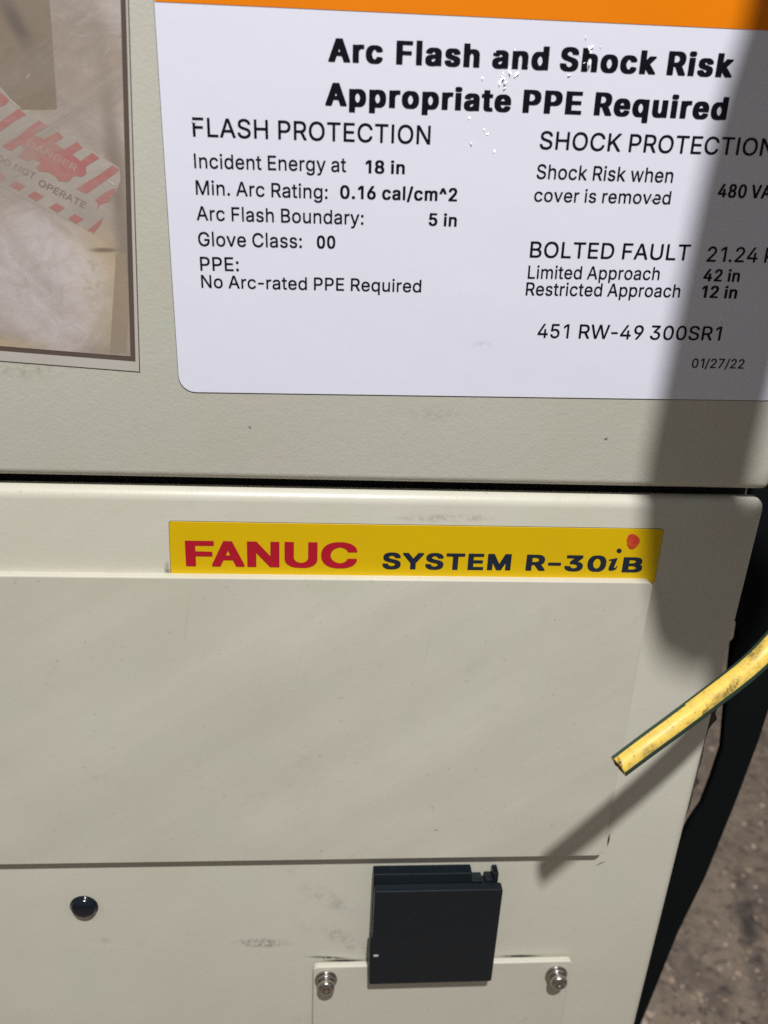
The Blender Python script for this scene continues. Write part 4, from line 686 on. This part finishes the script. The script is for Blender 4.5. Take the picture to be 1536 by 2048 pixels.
text(b, 'OPERATE', 'r', tp(385, 1125), tp(860, 1365), 14, Y6, 0.1)
obj('dark_letters', b, m_tagink.m, ph, recalc=False)
for s in ([(0, 140), (10, 135), (100, 240), (215, 340), (205, 348), (95, 258)], [(1085, 1085), (1110, 1080), (1185, 1122), (1170, 1130), (1110, 1098)]):
    obj('pale_crease', poly(bmesh.new(), T(s, Y6)), m_glint.m, ph, recalc=False)

# cloudy wrinkled film over the print
m_cloud = M('cloudy_clear_film', (0.50, 0.435, 0.385), 0.30, 0, 0.5)
fa1 = m_cloud.noise(1.0, 5, 0.6, m_cloud.rot(R(25), (26, 26, 60)), 0.7); fa2 = m_cloud.noise(1.0, 4, 0.6, m_cloud.rot(R(-40), (20, 20, 60)), 0.5); fa3 = m_cloud.noise(28, 3, 0.5)
al = m_cloud.math('MAXIMUM', m_cloud.remap(fa1, 0.50, 0.76, 0.0, 0.45), m_cloud.remap(fa2, 0.52, 0.76, 0.0, 0.35))
al = m_cloud.math('ADD', al, m_cloud.remap(fa3, 0.3, 0.65, 0.04, 0.20)); al = m_cloud.math('MINIMUM', al, 0.5)
m_cloud.l(al, m_cloud.b.inputs['Alpha'])
m_cloud.mix(m_cloud.remap(fa2, 0.45, 0.7), (0.46, 0.395, 0.345)); m_cloud.bump(fa1, 0.0012, 0.5)
YF = Y6 - 0.00006
pf = inner(261, 713, YF); pf[1] = pf[0] + (P(241, 0, YF) - pf[0]).normalized() * 0.146; pf[2] = pf[1] + eh * 0.106
obj('clear_film', poly(bmesh.new(), pf), m_cloud.m, ph, recalc=False)

# ------------------------------------------------------------------ green and yellow ground wire
m_wg = M('green_insulation', (0.020, 0.060, 0.042), 0.42); m_wg.mix(m_wg.remap(m_wg.noise(300, 4), 0.5, 0.75, 0, 0.5), (0.045, 0.075, 0.06))
m_wy = M('yellow_insulation', (0.80, 0.56, 0.105), 0.42, 0, 0.35)
m_wy.mix(m_wy.remap(m_wy.noise(260, 4), 0.48, 0.75, 0, 0.75), (0.56, 0.40, 0.12))
m_wy.mix(m_wy.remap(m_wy.noise(700, 5, 0.7), 0.56, 0.68, 0, 0.7), (0.22, 0.15, 0.05))
for (px, py, rx, rz, a, st) in ((1403, 1417, 0.0014, 0.0010, 40, 1.0), (1409, 1411, 0.0009, 0.0007, 40, 1.0), (1458, 1375, 0.0060, 0.0016, 38, 0.8), (1522, 1308, 0.0055, 0.0024, 45, 0.8), (1428, 1396, 0.0045, 0.0016, 38, 0.55), (1296, 1496, 0.0040, 0.0018, 36, 0.5), (1243, 1532, 0.0008, 0.0016, 0, 1.0)):
    cpt = P(px, py, -0.0605 + (px - 1237) * 0.000066); fsp = m_wy.math('MULTIPLY', m_wy.spot(cpt, rx, rz, R(a), 0.6), m_wy.remap(m_wy.noise(1100, 4, 0.7), 0.35, 0.58, 0.15, 1)); m_wy.mix(m_wy.math('MULTIPLY', fsp, st), (0.06, 0.04, 0.02))
m_wc = M('cut_copper_strands', (0.16, 0.11, 0.06), 0.5, 0.6); m_wc.mix(m_wc.remap(m_wc.noise(1500, 3), 0.4, 0.6), (0.02, 0.018, 0.015))
wt = thing('ground_wire', P(1540, 1295, -0.032), 'green wire with yellow stripe and blunt cut end poking in front of the lower door', 'wire')
WP = [(1237, 1533, -0.0570), (1293, 1491, -0.0545), (1349, 1450, -0.0515), (1409, 1405, -0.047), (1468, 1360, -0.042), (1506, 1328, -0.0385), (1544, 1290, -0.0355), (1600, 1225, -0.032), (1670, 1110, -0.030), (1730, 960, -0.032), (1800, 720, -0.038)]
path = [P(*q) for q in WP]
n = 40
bm, rings, PP = tube(path, [0.00345, 0.0035, 0.00355, 0.0036, 0.00365, 0.0037, 0.0038, 0.0039, 0.004, 0.004, 0.004], n, caps=False)
bm.verts.index_update()
for f in bm.faces:
    c = f.calc_center_median(); i = min(range(len(PP)), key=lambda k: (PP[k] - c).length)
    tan = (PP[min(i + 1, len(PP) - 1)] - PP[max(i - 1, 0)]).normalized()
    rad = c - PP[i]; rad -= tan * rad.dot(tan); rad.normalize()
    face = CAM - PP[i] + Vector((0.0, 0, 0.035)); face -= tan * face.dot(tan); face.normalize()
    f.material_index = 1 if rad.dot(face) > math.cos(R(47)) else 0
t0 = (PP[1] - PP[0]).normalized()
inner_ring = [bm.verts.new(PP[0] + (v.co - PP[0]) * 0.72 + t0 * 0.0001) for v in rings[0]]
deep = [bm.verts.new(v.co + t0 * 0.0009) for v in inner_ring]
for a in range(n):
    f1 = bm.faces.new((rings[0][a], rings[0][(a + 1) % n], inner_ring[(a + 1) % n], inner_ring[a])); f1.material_index = 1
    f2 = bm.faces.new((inner_ring[a], inner_ring[(a + 1) % n], deep[(a + 1) % n], deep[a])); f2.material_index = 0
obj('insulation', bm, [m_wg.m, m_wy.m], wt, True)
b = bmesh.new()
s1, s2 = t0.orthogonal().normalized(), None; s2 = t0.cross(s1)
for k in range(7):
    o_ = Vector((0, 0, 0)) if k == 0 else (s1 * math.cos(k * math.pi / 3) + s2 * math.sin(k * math.pi / 3)) * 0.0016
    lathe([(0.0008, 0.006), (0.0008, 0.0004), (0.0006, 0.0001), (0, 0.0)], PP[0] + o_ - t0 * (0.0002 * (k % 3)), t0, 10, b)
obj('conductor', b, m_wc.m, wt, True)

# ------------------------------------------------------------------ flat black strap hanging behind the right edge of the cabinet
m_strap = M('black_rubber', (0.0042, 0.0056, 0.0064), 0.85, 0, 0.1); m_strap.mix(m_strap.remap(m_strap.noise(30, 4), 0.5, 0.8, 0, 0.5), (0.006, 0.0075, 0.0078))
SYY = 0.075
so = [Vector((P(1760, 640, SYY).x, SYY, 1.33))] + [P(x, y, SYY) for x, y in ((1700, 640), (1660, 1000), (1600, 1255), (1536, 1427), (1519, 1481), (1475, 1598), (1412, 1754), (1357, 1866), (1292, 2027), (1240, 2150))]
so += [Vector((so[-1].x - 0.05, SYY, 0.006)), Vector((so[-1].x - 0.10, SYY, 0.006))]
so += [P(x, y, SYY) for x, y in ((1150, 2150), (1320, 1770), (1380, 1648), (1405, 1612), (1425, 1560), (1445, 1500), (1452, 1420), (1458, 1370), (1466, 1292), (1474, 1284), (1479, 1252), (1471, 1244), (1476, 1180), (1500, 1000), (1560, 640))] + [Vector((P(1600, 640, SYY).x, SYY, 1.33))]
st = obj('rubber_strap', prism(so, SYY, SYY + 0.004, 0.0006, 1), m_strap.m)
st['label'] = 'wide flat matt black strap running down behind the right edge of the cabinet'; st['category'] = 'strap'

# small pale scrap on the floor beside the hose
m_scrap = M('pale_paper', (0.62, 0.52, 0.44), 0.6); m_scrap.mix(m_scrap.remap(m_scrap.noise(120), 0.4, 0.7, 0, 0.4), (0.5, 0.4, 0.32))
b = bmesh.new(); q = [floor_at(1281, 2050, 0.004), floor_at(1288, 2034, 0.008), floor_at(1297, 2052, 0.004), floor_at(1292, 2068, 0.003), floor_at(1281, 2068, 0.003)]
poly(b, q); r = bmesh.ops.extrude_face_region(b, geom=b.faces[:])
for v in [g for g in r['geom'] if isinstance(g, bmesh.types.BMVert)]: v.co.z -= 0.0028
sp = obj('paper_scrap', b, m_scrap.m); sp['label'] = 'tiny pale scrap on the floor at the bottom corner of the cabinet'; sp['category'] = 'scrap'

# ------------------------------------------------------------------ unseen cable, added outside the view to cast a shadow on the doors
def towards_lamp(px, py, s):
    S = P(px, py); return S + (LPOS - S) * (s / (S.y - LPOS.y))
sp_ = [(1690, -260), (1640, -60), (1610, 90), (1552, 270), (1497, 480), (1428, 800), (1397, 950), (1390, 1080), (1400, 1190)]
m_cab = M('shadow_cable_grey', (0.10, 0.10, 0.11), 0.55); m_cab.mix(m_cab.remap(m_cab.noise(80, 3), 0.4, 0.7, 0, 0.5), (0.07, 0.07, 0.075))
hc = thing('shadow_cable', towards_lamp(1400, 1190, 0.11), 'unseen grey cable with a blunt connector, added to cast a shadow on the right side of the doors', 'cable')
cp_ = [towards_lamp(x, y, 0.11) for x, y in sp_]
bm, _, _ = tube(cp_, [0.0165] * 7 + [0.0160, 0.0160], 24)
obj('shadow_cable_jacket', bm, m_cab.m, hc, True)
bm, _, _ = tube([towards_lamp(x, y, 0.11) for x, y in ((1390, 1090), (1395, 1130), (1412, 1170), (1434, 1210))], [0.0162, 0.0166, 0.0166, 0.0150], 24)
obj('shadow_cable_connector', bm, m_cab.m, hc, True)
bm, _, _ = tube([towards_lamp(x, y, s) for x, y, s in ((1440, 1215, 0.11), (1452, 1300, 0.105), (1458, 1390, 0.10), (1480, 1500, 0.09))], 0.0072, 16)
obj('shadow_cable_lead', bm, m_cab.m, hc, True)
bm, _, _ = tube([towards_lamp(x, y, 0.112) for x, y in ((1440, 1190), (1500, 1140), (1580, 1080), (1680, 960), (1800, 760))], 0.0135, 16)
obj('shadow_cable_branch', bm, m_cab.m, hc, True)
